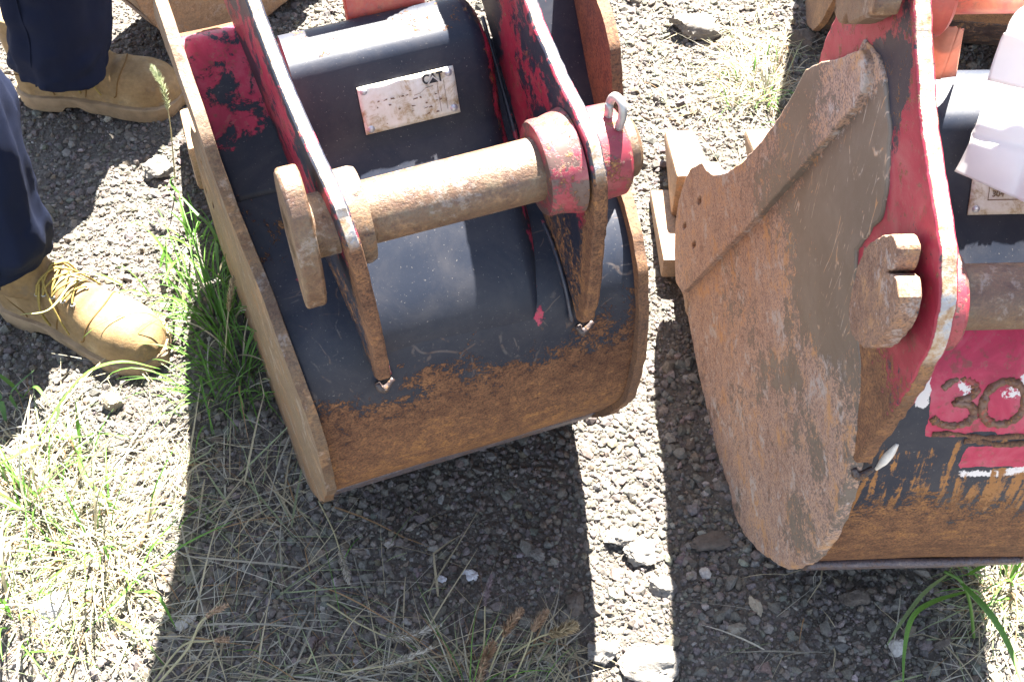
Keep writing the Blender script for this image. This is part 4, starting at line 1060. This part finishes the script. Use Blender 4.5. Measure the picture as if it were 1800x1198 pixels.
# ------------------------------------------------------------------ the person: work trousers and two boots
person = empty('person', (-.85, 1.50, 0))
tag(person, 'person in navy work trousers and tan lace-up boots, standing left of the buckets', 'person')
PL = np.array(person.location)
M['cloth'] = plain('navy_twill', (.0085, .0125, .031), .9, .12, 0, .25, 900, .5, 1400)
def cloth_leg(centres, radii, seed):
    C = catmull(centres, 22); n = len(C); rr = np.array([np.interp(np.linspace(0, 1, n), np.linspace(0, 1, len(radii)), [q[k] for q in radii]) for k in (0, 1)]).T
    th = np.linspace(0, 2 * np.pi, 64, endpoint=False); rows = []
    for i, (c, r_) in enumerate(zip(C, rr)):
        q = i / (n - 1)
        hfold = (fbm(np.cos(th) * 1.3 + seed, np.sin(th) * 1.3, np.full(64, c[2] * 16)) - .5) * (.050 * math.exp(-q * 5) + .018)
        vfold = (fbm(np.cos(th) * 2.6 + seed, np.sin(th) * 2.6 + 3, np.full(64, c[2] * 2.5)) - .5) * .034
        hem = .003 if .02 < (c[2] - C[0][2]) < .026 else 0
        k = 1 + 0 * th
        rx, ry = r_[0] + hfold + vfold - hem, r_[1] + hfold + vfold - hem
        rows.append(np.stack([c[0] + rx * np.cos(th), c[1] + ry * np.sin(th), np.full(64, c[2]) + .012 * np.cos(th + seed) * math.exp(-q * 14)], 1))
    return np.array(rows)
def legs():
    rear_h = at(112, 118, .105); front_h = at(-12, 452, .125)
    hipR, hipF = np.array([-1.00, 1.56, .90]), np.array([-.98, 1.39, .90])
    L1 = cloth_leg([rear_h, rear_h + (.028, .0, .15), rear_h + (.0, -.02, .40), hipR, hipR + (0, 0, .12)], [(.084, .078), (.088, .082), (.09, .088), (.105, .10), (.10, .10)], 2)
    L2 = cloth_leg([front_h, front_h + (.022, .0, .13), front_h + (.0, .04, .38), hipF, hipF + (0, 0, .12)], [(.082, .078), (.086, .082), (.09, .088), (.105, .10), (.10, .10)], 8)
    V, F = [], []
    for L in (L1, L2):
        k0 = len(V); n, m, _ = L.shape
        V += [tuple(p - PL) for p in L.reshape(-1, 3)]
        for i in range(n - 1):
            for j in range(m): F.append((k0 + i * m + j, k0 + i * m + (j + 1) % m, k0 + (i + 1) * m + (j + 1) % m, k0 + (i + 1) * m + j))
        F.append(tuple(k0 + j for j in range(m))[::-1]); F.append(tuple(k0 + (n - 1) * m + j for j in range(m)))
    k0 = len(V)                                             # the seat joins the two legs
    bm = bmesh.new(); bmesh.ops.create_uvsphere(bm, u_segments=32, v_segments=20, radius=1)
    c = (hipR + hipF) / 2 + (-.01, 0, .05)
    V += [tuple(np.array([v.co.x * .15, v.co.y * .19, v.co.z * .17]) + c - PL) for v in bm.verts]
    F += [tuple(k0 + v.index for v in f.verts) for f in bm.faces]; bm.free()
    o = new_mesh('trousers', V, F, M['cloth'], person, True)
    r_ = o.modifiers.new('one_surface', 'REMESH'); r_.mode = 'VOXEL'; r_.voxel_size = .0065; r_.use_smooth_shade = True
    s_ = o.modifiers.new('soft', 'SMOOTH'); s_.iterations = 2; s_.factor = .5
    return L1, L2
L1, L2 = legs()
for L, a_ in ((L1, 4.35), (L1, .9), (L2, 5.2)):            # side seams
    j = int(a_ / (2 * math.pi) * 64) % 64
    tube('trouser_seam', [L[i, j] * 1.0 - PL + (L[i, j] - L[i].mean(0)) * .012 for i in range(0, 60, 4)], .0016, M['cloth'], person, 6, False, 4)
def leather():
    m, nt, bs = mat_new('wheat_leather'); g = N(nt); v = g.coord('Object')
    n = g.noise(v, 14, 7, .62); n2 = g.noise(v, 160, 5, .7)
    c = g.ramp(n, [(.3, (.15, .092, .040)), (.55, (.245, .160, .075)), (.75, (.33, .25, .145))])
    c = g.mix(1, c, g.ramp(n2, [(.3, (.8,) * 3), (.7, (1.12,) * 3)]), 'MULTIPLY')
    g.link(c, bs.inputs['Base Color']); bs.inputs['Roughness'].default_value = .72; bs.inputs['Specular IOR Level'].default_value = .3
    dn = g.noise(v, 34, 8, .75)
    c2 = g.mix(g.math('MULTIPLY', g.mask(dn, .52, .66), .5), c, (.12, .095, .07))
    g.link(c2, bs.inputs['Base Color'])
    g.link(g.bump(g.math('ADD', g.math('MULTIPLY', n, 2.0), n2), .5, .0018), bs.inputs['Normal'])
    return m
M['leather'] = leather()
M['sole'] = plain('boot_sole_rubber', (.25, .175, .105), .8, .3, 0, .3, 40, .3, 300)
M['lace'] = plain('yellow_lace', (.27, .20, .06), .8, .2, 0, .3, 400, .4, 900)
M['stitch'] = plain('boot_seam', (.15, .085, .03), .85, .2, 0, .2, 200)
HW = [(0, .008), (.008, .024), (.03, .036), (.06, .038), (.11, .036), (.16, .042), (.205, .050), (.24, .052), (.27, .047), (.29, .036), (.302, .018), (.306, .004)]
HT = [(0, .085), (.02, .11), (.05, .13), (.10, .132), (.13, .118), (.16, .102), (.19, .090), (.22, .086), (.25, .085), (.275, .078), (.295, .062), (.306, .042)]
def interp(tbl, x): return np.interp(x, [t[0] for t in tbl], [t[1] for t in tbl])
def make_boot(heel, yaw):
    z0 = float(hgt(heel[0], heel[1])) + .004
    root = empty('boot', tuple(np.array([heel[0], heel[1], z0]) - PL), R(yaw)); root.parent = person
    xs = np.linspace(.001, .305, 56); th = np.linspace(0, np.pi, 25); V, F = [], []
    for x in xs:
        hw, ht = interp(HW, x), interp(HT, x)
        yo = .008 * math.sin(x / .306 * math.pi) * .6
        crease = .0028 * (math.sin((x - .165) * 210) if .165 < x < .215 else 0)
        for t in th:
            c_, s_ = math.cos(t), math.sin(t)
            V.append((x, yo + hw * np.sign(c_) * abs(c_) ** .72, .024 + (ht - .024) * abs(s_) ** .72 + crease * s_))
        V.append((x, yo + hw * -.3, .022)); V.append((x, yo + hw * .3, .022))
    m = 27
    for i in range(len(xs) - 1):
        for j in range(m): F.append((i * m + j, (i + 1) * m + j, (i + 1) * m + (j + 1) % m, i * m + (j + 1) % m))
    F.append(tuple(range(m))); F.append(tuple((len(xs) - 1) * m + j for j in range(m))[::-1])
    k0 = len(V); tt = np.linspace(0, 2 * np.pi, 36, endpoint=False); zs = np.linspace(.085, .20, 12)
    for z in zs:
        for t in tt: V.append((.058 - (z - .1) * .05 + .056 * math.cos(t), .0 + .043 * math.sin(t), z))
    for i in range(len(zs) - 1):
        for j in range(36): F.append((k0 + i * 36 + j, k0 + i * 36 + (j + 1) % 36, k0 + (i + 1) * 36 + (j + 1) % 36, k0 + (i + 1) * 36 + j))
    F.append(tuple(k0 + j for j in range(36))[::-1]); F.append(tuple(k0 + 11 * 36 + j for j in range(36)))
    up = new_mesh('upper', V, F, M['leather'], root, True)
    bm = bmesh.new(); bm.from_mesh(up.data); bmesh.ops.recalc_face_normals(bm, faces=bm.faces); bm.to_mesh(up.data); bm.free()
    r_ = up.modifiers.new('one_surface', 'REMESH'); r_.mode = 'VOXEL'; r_.voxel_size = .0032; r_.use_smooth_shade = True
    s_ = up.modifiers.new('soft', 'SMOOTH'); s_.iterations = 7; s_.factor = .6
    bpy.context.view_layer.update()
    dg = bpy.context.evaluated_depsgraph_get(); ev = up.evaluated_get(dg); me = ev.to_mesh()
    bvh = BVHTree.FromPolygons([v.co[:] for v in me.vertices], [tuple(p.vertices) for p in me.polygons]); ev.to_mesh_clear()
    def drop(x, y, lift=.0):
        h = bvh.ray_cast(Vector((x, y, .4)), Vector((0, 0, -1)))
        return np.array(h[0]) + np.array(h[1]) * lift if h[0] else np.array((x, y, .05))
    def side(x, z, s, lift=.0):
        h = bvh.ray_cast(Vector((x, s * .2, z)), Vector((0, -s, 0)))
        return np.array(h[0]) + np.array(h[1]) * lift if h[0] else np.array((x, s * .04, z))
    # sole: outline a little outside the upper, heel block, arch and forefoot
    o_r = [(x, .0048 * math.sin(x / .306 * math.pi) + interp(HW, x) + .0075) for x in np.linspace(.0, .306, 44)]
    o_l = [(x, .0048 * math.sin(x / .306 * math.pi) - interp(HW, x) - .0075) for x in np.linspace(.306, .0, 44)]
    ol = np.array(o_r + [(.314, .006), (.316, 0), (.314, -.006)] + o_l + [(-.008, -.01), (-.010, 0), (-.008, .01)])
    ol = resample(ol, .0045, True); n = len(ol); V, F = [], []
    def bot(x): return .0105 * sstep(.080, .088, x) * (1 - sstep(.112, .135, x)) + .007 * sstep(.26, .316, x) ** 2
    for lv in range(6):
        for (x, y) in ol:
            zt = .033 - .003 * sstep(.05, .15, x) + .004 * sstep(.25, .31, x); zb = bot(x)
            ins = (.0, .0022, .0022, .0, .0, .004)[lv]; z = (zb, zb, zb + .010, zb + .0125, zt - .002, zt)[lv]
            if lv == 0: ins = .004
            c = np.array([.15, 0]); d = np.array([x, y]) - c; d /= np.linalg.norm(d)
            V.append((x - d[0] * ins, y - d[1] * ins, z + (.0025 if lv == 1 else 0)))
    for k in range(5):
        for i in range(n): F.append((k * n + i, k * n + (i + 1) % n, (k + 1) * n + (i + 1) % n, (k + 1) * n + i))
    F.append(tuple(range(n))[::-1]); F.append(tuple(5 * n + i for i in range(n)))
    so = new_mesh('sole', V, F, M['sole'], root, True); so.data.set_sharp_from_angle(angle=R(40))
    # seams
    def seam(fn, nm='seam'): tube(nm, fn, .0012, M['stitch'], root, 6, False, 3)
    seam([drop(.212 + .018 * math.cos(t * 1.0) - .02, .047 * math.sin(t), .0003) for t in np.linspace(-1.45, 1.45, 17)])
    for s in (-1, 1):
        seam([side(x, z, s, .0004) for x, z in ((.135, .036), (.142, .055), (.150, .075), (.146, .092), (.132, .106), (.115, .115))])
        seam([side(x, z, s, .0004) for x, z in ((.0, .085), (.03, .075), (.06, .058), (.075, .045), (.078, .036))])
    # laces: crossed over the tongue, through metal eyelets
    rowsx = (.172, .156, .140, .126, .114)
    for i, x in enumerate(rowsx):
        wy = .017 + .002 * i
        for s in (-1, 1):
            e = drop(x, s * wy, .001); tube('eyelet', [e + (.0032 * math.cos(t), .0032 * math.sin(t), .0) for t in np.linspace(0, 2 * math.pi, 8, endpoint=False)], .0011, M['alu'], root, 6, True, 2)
    for i in range(len(rowsx) - 1):
        for s in (-1, 1):
            a_, b_ = (rowsx[i], s * (.017 + .002 * i)), (rowsx[i + 1], -s * (.019 + .002 * i))
            tube('lace', [drop(a_[0] + (b_[0] - a_[0]) * t, a_[1] + (b_[1] - a_[1]) * t, .0030 + .0035 * math.sin(math.pi * t) + (.001 if s > 0 else 0)) for t in np.linspace(0, 1, 6)], .0017, M['lace'], root, 7, False, 4)
    for s in (-1, 1):
        tube('lace', [drop(.114, s * .018, .004), drop(.120, s * .030, .006), drop(.132, s * .040, .006), drop(.124, s * .030, .010), drop(.116, s * .012, .006)], .0016, M['lace'], root, 7, False, 6)
        tube('lace', [drop(.116, s * .008, .006), drop(.140, s * .022, .010), drop(.158, s * .033, .006), drop(.17, s * .043, .004)], .0016, M['lace'], root, 7, False, 6)
    return root
make_boot((-.905, 1.792), -5)
make_boot((-.815, 1.300), -25)

# ------------------------------------------------------------------ papers and tag on the narrow bucket
M['paper'] = plain('white_paper', (.88, .88, .88), .8, .2, 0, .03, 30, trans=.35)
def sheet(corners, bulge, label, mat, n=30, name='sheet_of_paper', cat='paper', ripple=.004):
    A, B, C_, D = [np.array(c) for c in corners]             # TL TR BR BL
    nrm = np.cross(B - A, D - A); nrm /= np.linalg.norm(nrm); V = []
    if nrm[2] < 0: nrm = -nrm
    for j in range(n + 1):
        for i in range(n + 1):
            s_, t = i / n, j / n
            p = (A * (1 - s_) + B * s_) * (1 - t) + (D * (1 - s_) + C_ * s_) * t
            V.append(p + nrm * (bulge * math.sin(math.pi * (t * .9 + .05)) * (1 - .4 * s_) + ripple * math.sin(5 * s_ + 2 * t) - .006 * math.exp(-abs(t - .52) * 26) - .004 * math.exp(-abs(s_ - .5) * 26) + .003 * (float(fbm(s_ * 4, t * 4, oc=2)) - .5)))
    F = [(j * (n + 1) + i, j * (n + 1) + i + 1, (j + 1) * (n + 1) + i + 1, (j + 1) * (n + 1) + i) for j in range(n) for i in range(n)]
    c0 = np.mean(V, 0); V = [v - c0 for v in V]
    o = new_mesh(name, V, F, mat, None, True); o.location = tuple(c0)
    sm = o.modifiers.new('thickness', 'SOLIDIFY'); sm.thickness = .0006
    tag(o, label, cat); return o
pa = sheet([at(1733, 150, .785), at(1915, 158, .785), at(1905, 405, .715), at(1675, 298, .715)], .012, 'lower white sheet of paper hanging over the rating plate of the narrow bucket', M['paper'])
pb = sheet([at(1812, 10, .93), at(1960, 20, .93), at(1945, 170, .83), at(1736, 152, .825)], .020, 'upper white sheet of paper, curled and sunlit, at the right edge', M['paper'])
pa['group'] = pb['group'] = 'papers tied to the narrow bucket'
M['tag'] = plain('faded_orange_tag', (.62, .30, .21), .75, .2, 0, .2, 40, trans=.3)
tg = empty('folded_tag', tuple(at(1650, 95, .80)))
tag(tg, 'faded pink and orange folded tag wired behind the ear of the narrow bucket', 'tag')
T0 = np.array(tg.location)
def flap(name, cs):
    A, B, C_, D = [at(*c) - T0 for c in cs]; n = 6; V = []
    for j in range(n + 1):
        for i in range(n + 1):
            s_, t = i / n, j / n; V.append((A * (1 - s_) + B * s_) * (1 - t) + (D * (1 - s_) + C_ * s_) * t + np.array([0, -.004 * math.sin(math.pi * s_), .004 * math.sin(math.pi * s_) + .002 * math.sin(9 * s_) * (1 - t)]))
    o = new_mesh(name, V, [(j * (n + 1) + i, j * (n + 1) + i + 1, (j + 1) * (n + 1) + i + 1, (j + 1) * (n + 1) + i) for j in range(n) for i in range(n)], M['tag'], tg, True)
    sm = o.modifiers.new('thickness', 'SOLIDIFY'); sm.thickness = .0015
flap('front_flap', [(1648, 38, .86), (1684, 52, .86), (1652, 138, .78), (1610, 138, .78)])
flap('back_flap', [(1684, 52, .86), (1690, 54, .84), (1678, 134, .765), (1650, 136, .78)])
tube('tag_wire', [at(x, y, z) - T0 for x, y, z in ((1664, 44, .862), (1660, 30, .875), (1676, 20, .885), (1682, 2, .895), (1674, -12, .90))], .0009, M['alu'], tg, 6, False, 6)
